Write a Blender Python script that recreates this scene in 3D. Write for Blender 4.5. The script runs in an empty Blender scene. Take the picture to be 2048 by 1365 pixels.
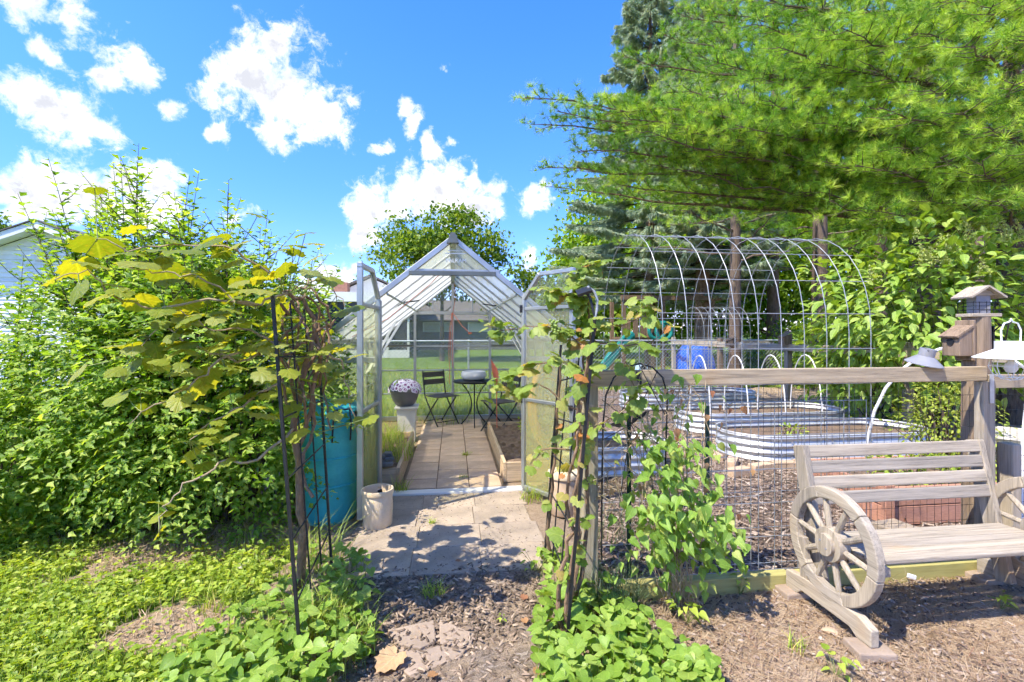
import bpy, math, random
import numpy as np
from mathutils import Vector, Matrix

# ---------------------------------------------------------------- camera, sky, sun, exposure
YAW = math.radians(7.1)
CA, SA = math.cos(YAW), math.sin(YAW)
FPX, HZ, CX, CH = 950.0, 665.0, 1024.0, 1.5
scene = bpy.context.scene
COL = scene.collection
cam_d = bpy.data.cameras.new('camera')
cam_d.sensor_width = 36.0
cam_d.lens = FPX / 2048 * 36.0
cam_d.shift_y = -17.5 / 2048
cam_d.clip_start = 0.05
cam_d.clip_end = 2000
cam = bpy.data.objects.new('camera', cam_d)
COL.objects.link(cam)
cam.location = (0, 0, CH)
cam.rotation_euler = (math.pi / 2, 0, -YAW)
scene.camera = cam

SUN_FROM = Vector((-0.24, -0.13, 0.40)).normalized()
SUN_EL = math.asin(SUN_FROM.z)
SUN_AZ = math.atan2(SUN_FROM.x, SUN_FROM.y)
sun_d = bpy.data.lights.new('sun', 'SUN')
sun_d.energy = 2.3
sun_d.angle = math.radians(0.55)
sun_d.color = (1.0, 0.945, 0.83)
sun = bpy.data.objects.new('sun', sun_d)
COL.objects.link(sun)
sun.rotation_euler = (-SUN_FROM).to_track_quat('-Z', 'Y').to_euler()

scene.view_settings.view_transform = 'Standard'
scene.view_settings.look = 'None'
scene.view_settings.gamma = 1.0
scene.view_settings.use_curve_mapping = False
scene.view_settings.exposure = 1.97
scene.render.engine = 'CYCLES'
cy = scene.cycles
cy.use_denoising = True
cy.denoiser = 'OPENIMAGEDENOISE'
cy.max_bounces = 6
cy.diffuse_bounces = 4
cy.glossy_bounces = 2
cy.use_adaptive_sampling = True
cy.adaptive_threshold = 0.03
cy.adaptive_min_samples = 8
cy.transmission_bounces = 4
cy.transparent_max_bounces = 12
cy.caustics_reflective = False
cy.caustics_refractive = False
cy.sample_clamp_indirect = 4.0


def ray(px, py):
    dx = (px - CX) / FPX
    return Vector((dx * CA + SA, CA - dx * SA, (HZ - py) / FPX))


def G(px, py, z=0.0):                      # where the ray meets the level z
    d = ray(px, py)
    t = (z - CH) / d.z
    return Vector((t * d.x, t * d.y, z))


def AY(px, py, Y):                         # where it meets the upright plane at depth Y
    d = ray(px, py)
    t = Y / d.y
    return Vector((t * d.x, Y, CH + t * d.z))


def AT(px, py, t):                         # at distance t
    d = ray(px, py)
    return Vector((t * d.x, t * d.y, CH + t * d.z))


class NT:
    """a small wrapper for node trees"""
    def __init__(s, tree):
        s.t = tree
        s.n = tree.nodes
        s.l = tree.links

    def add(s, typ, **kw):
        nd = s.n.new(typ)
        for k, v in kw.items():
            setattr(nd, k, v)
        return nd

    def link(s, a, b):
        s.l.new(a, b)

    def setin(s, sock, v):
        if isinstance(v, bpy.types.NodeSocket):
            s.l.new(v, sock)
        elif isinstance(v, (tuple, list)) and len(v) == 3 and sock.type == 'RGBA':
            sock.default_value = (*v, 1)
        else:
            sock.default_value = v

    def math(s, op, a, b=None, c=None, clamp=False):
        nd = s.add('ShaderNodeMath', operation=op, use_clamp=clamp)
        for i, v in enumerate((a, b, c)):
            if v is not None:
                s.setin(nd.inputs[i], v)
        return nd.outputs[0]

    def vmath(s, op, a, b=None):
        nd = s.add('ShaderNodeVectorMath', operation=op)
        for i, v in enumerate((a, b)):
            if v is not None:
                s.setin(nd.inputs[i], v)
        return nd.outputs['Value'] if op in ('LENGTH', 'DISTANCE', 'DOT_PRODUCT') else nd.outputs[0]

    def mix(s, f, a, b, blend='MIX'):
        nd = s.add('ShaderNodeMix', data_type='RGBA', blend_type=blend)
        s.setin(nd.inputs[0], f)
        s.setin(nd.inputs[6], a)
        s.setin(nd.inputs[7], b)
        return nd.outputs[2]

    def noise(s, vec, scale, detail=3, rough=.55, dist=0):
        nd = s.add('ShaderNodeTexNoise')
        if vec is not None:
            s.link(vec, nd.inputs['Vector'])
        nd.inputs['Scale'].default_value = scale
        nd.inputs['Detail'].default_value = detail
        nd.inputs['Roughness'].default_value = rough
        nd.inputs['Distortion'].default_value = dist
        return nd.outputs['Fac']

    def ramp(s, f, stops):
        nd = s.add('ShaderNodeValToRGB')
        s.setin(nd.inputs[0], f)
        el = nd.color_ramp.elements
        while len(el) < len(stops):
            el.new(0.5)
        for e, (p, c) in zip(el, stops):
            e.position = p
            e.color = (*c, 1) if len(c) == 3 else c
        return nd.outputs[0]

    def smooth(s, v, a, b):
        nd = s.add('ShaderNodeMapRange', interpolation_type='SMOOTHSTEP')
        s.setin(nd.inputs[0], v)
        nd.inputs[1].default_value = a
        nd.inputs[2].default_value = b
        return nd.outputs[0]


# ---- world: a clear sky with fair-weather cumulus
world = bpy.data.worlds.new('World')
scene.world = world
world.use_nodes = True
W = NT(world.node_tree)
W.n.clear()
sky = W.add('ShaderNodeTexSky', sky_type='NISHITA')
sky.sun_disc = False
sky.sun_elevation = SUN_EL
sky.sun_rotation = SUN_AZ
sky.altitude = 200
sky.air_density = 1.0
sky.dust_density = 0.4
sky.ozone_density = 3.0
hsv = W.add('ShaderNodeHueSaturation')
hsv.inputs['Saturation'].default_value = 1.25
hsv.inputs['Value'].default_value = 1.0
tcw = W.add('ShaderNodeTexCoord')
dirn = tcw.outputs['Generated']
elev = W.add('ShaderNodeSeparateXYZ')
W.link(dirn, elev.inputs[0])
haze_tint = W.mix(W.smooth(elev.outputs[2], .0, .5), (.64, .61, .88), (.85, .815, 1.0))
W.link(W.mix(1.0, sky.outputs[0], haze_tint, 'MULTIPLY'), hsv.inputs['Color'])
wob = W.add('ShaderNodeTexNoise')
wob.inputs['Scale'].default_value = 7.0
wob.inputs['Detail'].default_value = 2
W.link(dirn, wob.inputs['Vector'])
wob.inputs['Detail'].default_value = 5
warp = W.vmath('ADD', dirn, W.vmath('MULTIPLY', W.vmath('SUBTRACT', wob.outputs['Color'], (.5, .5, .5)), (.16, .16, .16)))
# clouds of the photograph: (pixel, radius in pixels), as directions in the world
CLOUDS = [(60, 190, 80), (130, 215, 100), (205, 245, 80), (170, 100, 55), (110, 95, 45), (245, 110, 45), (330, 185, 36), (320, 290, 24),
          (500, 155, 90), (570, 180, 115), (620, 205, 85), (540, 105, 50), (560, 265, 50),
          (60, 390, 100), (170, 395, 95), (270, 385, 85), (345, 355, 55), (150, 10, 70), (45, 15, 50), (480, 420, 35),
          (445, 262, 24), (740, 272, 24), (805, 202, 26), (825, 250, 36), (875, 315, 32), (925, 342, 20), (712, 315, 14),
          (740, 420, 62), (800, 390, 65), (870, 400, 65), (940, 420, 80), (990, 372, 42), (740, 465, 42), (985, 440, 45), (670, 545, 45),
          (1075, 405, 36), (1050, 515, 26), (895, 125, 14), (690, 560, 40), (640, 560, 40)]
cov = None
for (cxp, cyp, rp) in CLOUDS:
    d = ray(cxp, cyp)
    d1 = ray(cxp + rp, cyp)
    dn = d.normalized()
    rad = max((d1.normalized() - dn).length, 0.4 * (ray(cxp, cyp + rp).normalized() - dn).length)
    dist = W.vmath('DISTANCE', warp, tuple(dn))
    m = W.math('MULTIPLY_ADD', dist, -1.0 / (rad * 1.08 + .006), 1.0)
    cov = m if cov is None else W.math('SMOOTH_MAX', cov, m, 0.25)
# the rest of the sky, away from the picture, carries clouds of the same kind
behind = W.vmath('DOT_PRODUCT', dirn, tuple(ray(1024, 500).normalized()))
gen = W.noise(dirn, 2.6, 2, .5)
gen = W.math('MULTIPLY_ADD', gen, 4.5, -2.7)
gen = W.math('ADD', gen, W.smooth(behind, 0.55, 0.3))
gen = W.math('SUBTRACT', gen, 1.0)
cov = W.math('MAXIMUM', cov, gen)
cov = W.math('MAXIMUM', cov, -1.0)
n1 = W.noise(dirn, 11.0, 10, .62, 0.35)
n2 = W.noise(dirn, 38.0, 8, .68, 0.4)
edge = W.math('MULTIPLY_ADD', n1, 1.9, -.95)
edge = W.math('MULTIPLY_ADD', n2, 1.5, W.math('SUBTRACT', edge, 0.75))
dens = W.math('ADD', cov, edge)
alpha = W.smooth(dens, 0.12, 0.72)
offs = W.vmath('ADD', dirn, (-0.018, -0.010, 0.045))
n1b = W.noise(offs, 11.0, 5, .6, 0.35)
dark = W.math('MULTIPLY_ADD', W.math('SUBTRACT', n1b, n1), 4.0, 0.22)
dark = W.math('MULTIPLY', W.math('ADD', dark, W.math('MULTIPLY', cov, 0.55)), W.smooth(dens, 0.25, 0.9), clamp=True)
CLOUD_WHITE = (3.5, 3.5, 3.55)
CLOUD_GREY = (1.85, 1.9, 2.1)
ccol = W.mix(dark, CLOUD_WHITE, CLOUD_GREY)
skyc = W.mix(alpha, hsv.outputs[0], ccol)
bg = W.add('ShaderNodeBackground')
W.link(skyc, bg.inputs['Color'])
bg.inputs['Strength'].default_value = 0.114
wout = W.add('ShaderNodeOutputWorld')
W.link(bg.outputs[0], wout.inputs[0])

rng = np.random.default_rng(11)
R = random.Random(5)

# ---------------------------------------------------------------- materials
MATS = {}


def newmat(name):
    m = bpy.data.materials.new(name)
    m.use_nodes = True
    nt = NT(m.node_tree)
    nt.n.clear()
    out = nt.add('ShaderNodeOutputMaterial')
    MATS[name] = m
    return m, nt, out


def plain(name, c, rough=.6, metal=0.0, var=.25, scale=8.0, bump=.0, bscale=60.0, c2=None, stretch=None, spec=.4, coord='Object', fine=0.0):
    m, nt, out = newmat(name)
    tc = nt.add('ShaderNodeTexCoord').outputs[coord]
    if stretch:
        mp = nt.add('ShaderNodeMapping')
        mp.inputs['Scale'].default_value = stretch
        nt.link(tc, mp.inputs[0])
        tc = mp.outputs[0]
    f = nt.noise(tc, scale, 5, .6)
    lo = tuple(v * (1 - var) for v in c) if c2 is None else c2
    hi = tuple(min(1, v * (1 + var * .6)) for v in c) if c2 is None else c
    col = nt.ramp(f, [(.3, lo), (.7, hi)])
    oi = nt.add('ShaderNodeObjectInfo').outputs['Random']
    col = nt.mix(1.0, col, nt.ramp(oi, [(0, (.88, .88, .88)), (1, (1.08, 1.06, 1.04))]), 'MULTIPLY')
    if fine:
        f2 = nt.noise(tc, scale * 14, 4, .7)
        col = nt.mix(1.0, col, nt.ramp(f2, [(.25, (1 - fine,) * 3), (.75, (1 + fine * .5,) * 3)]), 'MULTIPLY')
    b = nt.add('ShaderNodeBsdfPrincipled')
    nt.link(col, b.inputs['Base Color'])
    b.inputs['Roughness'].default_value = rough
    b.inputs['Metallic'].default_value = metal
    b.inputs['Specular IOR Level'].default_value = spec
    if bump:
        bp = nt.add('ShaderNodeBump')
        bp.inputs['Strength'].default_value = bump
        bp.inputs['Distance'].default_value = .01
        nt.link(nt.noise(tc, bscale, 4, .65), bp.inputs['Height'])
        nt.link(bp.outputs[0], b.inputs['Normal'])
    nt.link(b.outputs[0], out.inputs[0])
    return m


def wood(name, c, axis='X', dark=.45, rough=.8, grey=0.0):
    """weathered timber with grain along an axis"""
    m, nt, out = newmat(name)
    tc = nt.add('ShaderNodeTexCoord').outputs['Object']
    oi = nt.add('ShaderNodeObjectInfo')
    mp = nt.add('ShaderNodeMapping')
    sc = {'X': (1.3, 26, 26), 'Y': (26, 1.3, 26), 'Z': (26, 26, 1.3)}[axis]
    mp.inputs['Scale'].default_value = sc
    nt.link(nt.vmath('ADD', tc, nt.vmath('MULTIPLY', oi.outputs['Random'], (7.3, 3.1, 5.7))), mp.inputs[0])
    v = mp.outputs[0]
    g1 = nt.noise(v, 1.0, 6, .62, 1.1)
    g2 = nt.noise(v, 5.0, 4, .7, .4)
    g = nt.math('MULTIPLY_ADD', g2, .45, nt.math('MULTIPLY', g1, .62))
    col = nt.ramp(g, [(.36, tuple(x * dark * .85 for x in c)), (.47, tuple(x * .74 for x in c)), (.60, c), (.76, tuple(min(1, x * 1.25) for x in c))])
    kn = nt.noise(tc, 3.0, 2, .5)
    col = nt.mix(nt.math('MULTIPLY', nt.smooth(kn, .58, .78), .7), col, tuple(x * y for x, y in zip(c, (.95, .72, .5))))
    col = nt.mix(1.0, col, nt.ramp(oi.outputs['Random'], [(0, (.84, .84, .86)), (1, (1.08, 1.05, 1.0))]), 'MULTIPLY')
    b = nt.add('ShaderNodeBsdfPrincipled')
    nt.link(col, b.inputs['Base Color'])
    b.inputs['Roughness'].default_value = rough
    b.inputs['Specular IOR Level'].default_value = .2
    bp = nt.add('ShaderNodeBump')
    bp.inputs['Strength'].default_value = .5
    bp.inputs['Distance'].default_value = .004
    nt.link(g, bp.inputs['Height'])
    nt.link(bp.outputs[0], b.inputs['Normal'])
    nt.link(b.outputs[0], out.inputs[0])
    return m


def leafmat(name, stops, trans=.45, tcol=(1.5, 1.35, .35), rough=.45, spec=.35, spots=0.0, veins=0.0):
    """thin leaves: a diffuse and glossy face and light that comes through; 'rnd' gives each leaf its own tone"""
    m, nt, out = newmat(name)
    at = nt.add('ShaderNodeAttribute', attribute_name='rnd')
    oi = nt.add('ShaderNodeObjectInfo')
    r = nt.math('FRACT', nt.math('ADD', at.outputs['Fac'], oi.outputs['Random']))
    col = nt.ramp(r, stops)
    if spots:
        tc = nt.add('ShaderNodeTexCoord').outputs['Object']
        col = nt.mix(nt.math('MULTIPLY', nt.smooth(nt.noise(tc, 9.0, 4, .6), .5, .75), spots), col, (.42, .30, .06))
    b = nt.add('ShaderNodeBsdfPrincipled')
    if veins:
        lv = nt.add('ShaderNodeAttribute', attribute_name='luv').outputs['Vector']
        sp = nt.add('ShaderNodeSeparateXYZ')
        nt.link(lv, sp.inputs[0])
        ax = nt.math('ABSOLUTE', sp.outputs[0])
        rib = nt.smooth(ax, .035, .008)
        saw = nt.math('FRACT', nt.math('MULTIPLY', nt.math('SUBTRACT', sp.outputs[1], nt.math('MULTIPLY', ax, .75)), 5.5))
        sv = nt.math('MULTIPLY', nt.smooth(nt.math('ABSOLUTE', nt.math('SUBTRACT', saw, .5)), .09, .02), .6)
        vn = nt.math('MULTIPLY', nt.math('MAXIMUM', rib, sv), veins)
        mott = nt.noise(lv, 3.5, 4, .6)
        col = nt.mix(1.0, col, nt.ramp(mott, [(.3, (.82, .82, .8)), (.7, (1.1, 1.08, 1.05))]), 'MULTIPLY')
        col = nt.mix(vn, col, nt.mix(1.0, col, (1.5, 1.35, 1.5), 'MULTIPLY'))
        bpv = nt.add('ShaderNodeBump')
        bpv.inputs['Strength'].default_value = .5
        bpv.inputs['Distance'].default_value = .003
        nt.link(nt.math('SUBTRACT', mott, vn), bpv.inputs['Height'])
        nt.link(bpv.outputs[0], b.inputs['Normal'])
    nt.link(col, b.inputs['Base Color'])
    b.inputs['Roughness'].default_value = rough
    b.inputs['Specular IOR Level'].default_value = spec
    tr = nt.add('ShaderNodeBsdfTranslucent')
    nt.link(nt.mix(1.0, col, tcol, 'MULTIPLY'), tr.inputs['Color'])
    mx = nt.add('ShaderNodeMixShader')
    mx.inputs[0].default_value = trans
    nt.link(b.outputs[0], mx.inputs[1])
    nt.link(tr.outputs[0], mx.inputs[2])
    nt.link(mx.outputs[0], out.inputs[0])
    return m


def glazing(name, tint, clear=.55, stain=(.42, .36, .12), stain_amt=.5, rough=.25):
    """polycarbonate sheet: see-through with a milky, algae-stained film"""
    m, nt, out = newmat(name)
    geo = nt.add('ShaderNodeNewGeometry').outputs['Position']
    n = nt.noise(geo, 2.4, 4, .6)
    mp = nt.add('ShaderNodeMapping')
    mp.inputs['Scale'].default_value = (30, 30, 1.2)
    nt.link(geo, mp.inputs[0])
    st = nt.noise(mp.outputs[0], 1.0, 3, .6)
    sep = nt.add('ShaderNodeSeparateXYZ')
    nt.link(geo, sep.inputs[0])
    low = nt.smooth(sep.outputs[2], 1.5, 0.05)
    grime = nt.math('MULTIPLY', nt.math('ADD', nt.math('MULTIPLY', low, .7), nt.math('MULTIPLY', nt.math('MULTIPLY', n, st), .9)), stain_amt, clamp=True)
    film = nt.mix(grime, tint, stain)
    b = nt.add('ShaderNodeBsdfPrincipled')
    nt.link(film, b.inputs['Base Color'])
    b.inputs['Roughness'].default_value = rough
    tl = nt.add('ShaderNodeBsdfTranslucent')
    nt.link(film, tl.inputs['Color'])
    m1 = nt.add('ShaderNodeMixShader')
    m1.inputs[0].default_value = .55
    nt.link(b.outputs[0], m1.inputs[1])
    nt.link(tl.outputs[0], m1.inputs[2])
    tp = nt.add('ShaderNodeBsdfTransparent')
    nt.link(nt.mix(grime, (.96, .97, .95), tuple(min(1, v * 1.9) for v in stain)), tp.inputs['Color'])
    m2 = nt.add('ShaderNodeMixShader')
    nt.link(nt.math('MULTIPLY_ADD', grime, -.35, clear, clamp=True), m2.inputs[0])
    nt.link(m1.outputs[0], m2.inputs[1])
    nt.link(tp.outputs[0], m2.inputs[2])
    nt.link(m2.outputs[0], out.inputs[0])
    return m


# ---------------------------------------------------------------- mesh helpers
ORG = {}


def tag(o, label, cat, group=None, kind=None):
    if label:
        o['label'] = label
    if cat:
        o['category'] = cat
    if group:
        o['group'] = group
    if kind:
        o['kind'] = kind
    return o


def thing(name, label, cat, loc=(0, 0, 0), rz=0.0, group=None):
    o = bpy.data.objects.new(name, None)
    o.empty_display_size = .1
    COL.objects.link(o)
    o.location = loc
    o.rotation_euler = (0, 0, rz)
    ORG[o.name] = Vector(loc)
    return tag(o, label, cat, group)


def linkobj(name, me, parent=None, loc=None):
    o = bpy.data.objects.new(name, me)
    COL.objects.link(o)
    if parent:
        o.parent = parent
        ORG[o.name] = ORG.get(parent.name, Vector((0, 0, 0)))
    else:
        ORG[o.name] = Vector((0, 0, 0))
    if loc is not None:
        o.location = loc
    return o


class MB:
    def __init__(s):
        s.v = []
        s.f = []

    def poly(s, pts, faces):
        b = len(s.v)
        s.v += [tuple(p) for p in pts]
        s.f += [tuple(b + i for i in f) for f in faces]
        return s

    def box(s, c, d, rot=None, taper=1.0):
        x, y, z = d[0] / 2, d[1] / 2, d[2] / 2
        pts = [Vector((sx * x * (taper if sz > 0 else 1), sy * y * (taper if sz > 0 else 1), sz * z)) for sz in (-1, 1) for sy in (-1, 1) for sx in (-1, 1)]
        if rot is not None:
            pts = [rot @ p for p in pts]
        c = Vector(c)
        return s.poly([p + c for p in pts], [(0, 2, 3, 1), (4, 5, 7, 6), (0, 1, 5, 4), (2, 6, 7, 3), (0, 4, 6, 2), (1, 3, 7, 5)])

    def span(s, a, b):
        a, b = Vector(a), Vector(b)
        return s.box((a + b) / 2, [abs(b[i] - a[i]) for i in range(3)])

    def beam(s, p0, p1, w, h, up=(0, 0, 1)):
        """a bar of width w (side) and height h (along up) from p0 to p1"""
        p0, p1 = Vector(p0), Vector(p1)
        d = (p1 - p0).normalized()
        u = Vector(up)
        if abs(d.dot(u)) > .98:
            u = Vector((0, 1, 0))
        sd = d.cross(u).normalized() * (w / 2)
        u = sd.cross(d).normalized() * (h / 2)
        pts = [p + a * sd + b * u for p in (p0, p1) for a, b in ((-1, -1), (1, -1), (1, 1), (-1, 1))]
        return s.poly(pts, [(3, 2, 1, 0), (4, 5, 6, 7), (0, 1, 5, 4), (1, 2, 6, 5), (2, 3, 7, 6), (3, 0, 4, 7)])

    def tube(s, pts, r, n=8, caps=True, closed=False):
        P = [Vector(p) for p in pts]
        m = len(P)
        rr = r if isinstance(r, (list, tuple)) else [r] * m
        b = len(s.v)
        prev = None
        for i in range(m):
            if closed:
                d = P[(i + 1) % m] - P[i - 1]
            else:
                d = P[min(i + 1, m - 1)] - P[max(i - 1, 0)]
            d = d.normalized() if d.length > 1e-9 else Vector((0, 0, 1))
            if prev is None:
                a = Vector((0, 0, 1)) if abs(d.z) < .9 else Vector((1, 0, 0))
                u = d.cross(a).normalized()
            else:
                u = (prev - d * prev.dot(d))
                u = u.normalized() if u.length > 1e-6 else d.orthogonal().normalized()
            prev = u
            w = d.cross(u)
            for k in range(n):
                t = 2 * math.pi * k / n
                s.v.append(tuple(P[i] + rr[i] * (math.cos(t) * u + math.sin(t) * w)))
        for i in range(m if closed else m - 1):
            j = (i + 1) % m
            for k in range(n):
                k2 = (k + 1) % n
                s.f.append((b + i * n + k, b + i * n + k2, b + j * n + k2, b + j * n + k))
        if caps and not closed:
            s.f.append(tuple(b + k for k in reversed(range(n))))
            s.f.append(tuple(b + (m - 1) * n + k for k in range(n)))
        return s

    def lathe(s, prof, c=(0, 0, 0), n=24, rot=None, sx=1.0, sy=1.0):
        b = len(s.v)
        c = Vector(c)
        for (r, z) in prof:
            for k in range(n):
                t = 2 * math.pi * k / n
                p = Vector((r * math.cos(t) * sx, r * math.sin(t) * sy, z))
                s.v.append(tuple((rot @ p if rot is not None else p) + c))
        for i in range(len(prof) - 1):
            for k in range(n):
                k2 = (k + 1) % n
                s.f.append((b + i * n + k, b + i * n + k2, b + (i + 1) * n + k2, b + (i + 1) * n + k))
        if prof[0][0] > 1e-4:
            s.f.append(tuple(b + k for k in reversed(range(n))))
        if prof[-1][0] > 1e-4:
            s.f.append(tuple(b + (len(prof) - 1) * n + k for k in range(n)))
        return s

    def prism(s, poly, off):
        """a flat outline (3-D points) pushed along off"""
        n = len(poly)
        off = Vector(off)
        P = [Vector(p) for p in poly]
        return s.poly(P + [p + off for p in P], [tuple(reversed(range(n))), tuple(range(n, 2 * n))] + [(i, (i + 1) % n, n + (i + 1) % n, n + i) for i in range(n)])

    def mesh(s, name, mat, smooth=False, org=Vector((0, 0, 0)), bevel=0):
        me = bpy.data.meshes.new(name)
        me.from_pydata([(v[0] - org[0], v[1] - org[1], v[2] - org[2]) for v in s.v], [], s.f)
        me.materials.append(mat)
        if smooth:
            me.polygons.foreach_set('use_smooth', [True] * len(me.polygons))
        me.update()
        return me

    def build(s, name, mat, parent=None, smooth=False, local=False, bevel=0.0):
        org = Vector((0, 0, 0)) if (local or parent is None) else ORG.get(parent.name, Vector((0, 0, 0)))
        loc = None
        if parent is None and s.v:               # a thing that is one mesh has its origin at its base
            a = np.array(s.v)
            org = Vector((float(a[:, 0].mean()), float(a[:, 1].mean()), float(a[:, 2].min())))
            loc = org
        o = linkobj(name, s.mesh(name, mat, smooth, org), parent, loc)
        if loc is not None:
            ORG[o.name] = Vector(loc)
        if bevel:
            md = o.modifiers.new('bevel', 'BEVEL')
            md.width = bevel
            md.segments = 1 if bevel < .004 else 2
            md.limit_method = 'ANGLE'
        if smooth:
            md = o.modifiers.new('edges', 'EDGE_SPLIT')
            md.split_angle = math.radians(40)
        return o


def copy_tree(o, parent=None):
    c = o.copy()
    COL.objects.link(c)
    c.parent = parent
    ORG[c.name] = ORG.get(o.name, Vector((0, 0, 0)))
    for ch in list(o.children):
        copy_tree(ch, c)
    return c


def bigmesh(name, V, F, mat, rnd=None, smooth=False, luv=None):
    """V (n,3), F (m,3) triangles"""
    me = bpy.data.meshes.new(name)
    n, m = len(V), len(F)
    me.vertices.add(n)
    me.vertices.foreach_set('co', np.ascontiguousarray(V, dtype=np.float32).ravel())
    me.loops.add(m * 3)
    me.loops.foreach_set('vertex_index', np.ascontiguousarray(F, dtype=np.int32).ravel())
    me.polygons.add(m)
    me.polygons.foreach_set('loop_start', np.arange(0, m * 3, 3, dtype=np.int32))
    me.polygons.foreach_set('loop_total', np.full(m, 3, dtype=np.int32))
    if smooth:
        me.polygons.foreach_set('use_smooth', np.ones(m, dtype=bool))
    if rnd is not None:
        a = me.attributes.new('rnd', 'FLOAT', 'POINT')
        a.data.foreach_set('value', np.ascontiguousarray(rnd, dtype=np.float32))
    if luv is not None:
        a = me.attributes.new('luv', 'FLOAT_VECTOR', 'POINT')
        a.data.foreach_set('vector', np.ascontiguousarray(luv, dtype=np.float32).ravel())
    me.materials.append(mat)
    me.update(calc_edges=True)
    return me


def unit(a):
    return a / np.maximum(np.linalg.norm(a, axis=-1, keepdims=True), 1e-9)


def frames(dirs, normals):
    y = unit(dirs)
    x = unit(np.cross(y, normals))
    z = np.cross(x, y)
    return np.stack([x, y, z], axis=-1)          # columns are the leaf's own axes


def scatter_mesh(name, tmpl, pos, rot, scale, mat, rnd=None, smooth=False, veins=False):
    tv, tf = tmpl
    n, k = len(pos), len(tv)
    sc = scale[:, None, None] if scale.ndim == 1 else scale[:, None, :]
    V = np.einsum('nij,nkj->nki', rot, tv[None] * sc) + pos[:, None, :]
    F = tf[None] + (np.arange(n) * k)[:, None, None]
    if rnd is None:
        rnd = rng.random(n)
    return bigmesh(name, V.reshape(-1, 3), F.reshape(-1, 3), mat, np.repeat(rnd, k), smooth, np.tile(tv, (n, 1)) if veins else None)


def leaves(parent, tmpl, pos, rot, scale, mat, n_ind=0, name='leaf', rest='foliage', rnd=None, plain_tmpl=None):
    """the leaves that show largest are parts of their own, the rest one joined part"""
    org = np.array(ORG.get(parent.name, Vector((0, 0, 0))))
    pos = np.asarray(pos, float) - org
    scale = np.asarray(scale, float)
    d = np.linalg.norm(pos + org - np.array([0, 0, CH]), axis=1)
    s1 = scale if scale.ndim == 1 else scale.max(axis=1)
    order = np.argsort(-s1 / d)
    ind, rem = order[:n_ind], order[n_ind:]
    if len(ind):
        tv, tf = tmpl
        me = bigmesh(name, tv, tf, mat, np.zeros(len(tv)), luv=tv)
        for i in ind:
            o = linkobj(name, me, parent)
            s = np.diag(np.full(3, scale[i]) if scale.ndim == 1 else scale[i])
            M = np.eye(4)
            M[:3, :3] = rot[i] @ s
            M[:3, 3] = pos[i]
            o.matrix_basis = Matrix(M.tolist())
    if len(rem):
        o = linkobj(rest, scatter_mesh(rest, plain_tmpl or tmpl, pos[rem], rot[rem], scale[rem], mat, None if rnd is None else rnd[rem], veins=n_ind > 0), parent)
        if n_ind:
            o['kind'] = 'stuff'
        return o


def leaf_template(outline, mid, fold=.25, droop=.25):
    """outline: right-hand edge from base to tip (x, y); mid: y of the midrib points"""
    V, F = [], []
    mids = [(0, y) for y in mid]
    for y in mid:
        V.append((0, y, -droop * y * y))
    for sgn in (1, -1):
        b = len(V)
        for (x, y) in outline:
            V.append((sgn * x, y, fold * x - droop * y * y))
        # strips between midrib and edge: walk by y
        i = j = 0
        ne, nm = len(outline), len(mid)
        while i < ne - 1 or j < nm - 1:
            ye = outline[i + 1][1] if i < ne - 1 else 9
            ym = mid[j + 1] if j < nm - 1 else 9
            if ye <= ym:
                t = (j, b + i, b + i + 1)
                i += 1
            else:
                t = (j, b + i, j + 1)
                j += 1
            F.append(t if sgn > 0 else (t[0], t[2], t[1]))
    return np.array(V, float), np.array(F, int)


L_OVAL = leaf_template([(.02, .02), (.20, .2), (.27, .45), (.18, .75), (.0, 1.0)], [0, .45, 1.0], .3, .25)
L_SLIM = leaf_template([(.01, .02), (.13, .3), (.12, .6), (.0, 1.0)], [0, .5, 1.0], .3, .35)
L_HIB = leaf_template([(.02, .0), (.2, .2), (.36, .46), (.2, .52), (.22, .72), (.08, .78), (.0, 1.0)], [0, .5, 1.0], .35, .2)
L_HEART = leaf_template([(.02, 0), (.2, -.16), (.42, -.08), (.5, .18), (.42, .45), (.22, .7), (.0, .92)], [0, .4, .92], .3, .25)
L_POINT = leaf_template([(.02, 0), (.2, -.04), (.34, .12), (.33, .35), (.2, .65), (.06, .88), (.0, 1.0)], [0, .4, 1.0], .35, .35)
L_HIB_PLAIN = leaf_template([(.02, .0), (.36, .46), (.2, .56), (.0, 1.0)], [0, 1.0], .35, .2)
L_FAR = (np.array([(0, 0, 0), (.32, .5, .1), (0, 1, -.1), (-.32, .5, .1)], float), np.array([(0, 1, 2), (0, 2, 3)], int))
L_SMALL = leaf_template([(.02, .02), (.3, .35), (.26, .7), (0, 1.0)], [0, 1.0], .3, .1)


def grape_template():
    half = [(0, -.02), (.12, -.2), (.30, -.24), (.40, -.12), (.52, -.06), (.50, .08), (.62, .22), (.52, .34), (.50, .46), (.54, .58), (.38, .62), (.30, .70), (.24, .84), (.12, .88), (0, 1.0)]
    ring = half + [(-x, y) for x, y in reversed(half[1:-1])]
    inner = [(x * .5, .15 + (y - .15) * .5) for x, y in ring]
    def z(x, y):
        return -.35 * (x * x) - .22 * max(y - .15, 0) ** 2 + .05 * math.cos(13 * math.atan2(y - .1, x + 1e-6)) * math.hypot(x, y - .1)
    V = [(0, .15, 0)] + [(x, y, z(x, y)) for x, y in inner] + [(x, y, z(x, y)) for x, y in ring]
    n = len(ring)
    F = []
    for i in range(n):
        j = (i + 1) % n
        F.append((0, 1 + i, 1 + j))
        F.append((1 + i, 1 + n + i, 1 + n + j))
        F.append((1 + i, 1 + n + j, 1 + j))
    return np.array(V, float), np.array(F, int)


L_GRAPE = grape_template()


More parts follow.
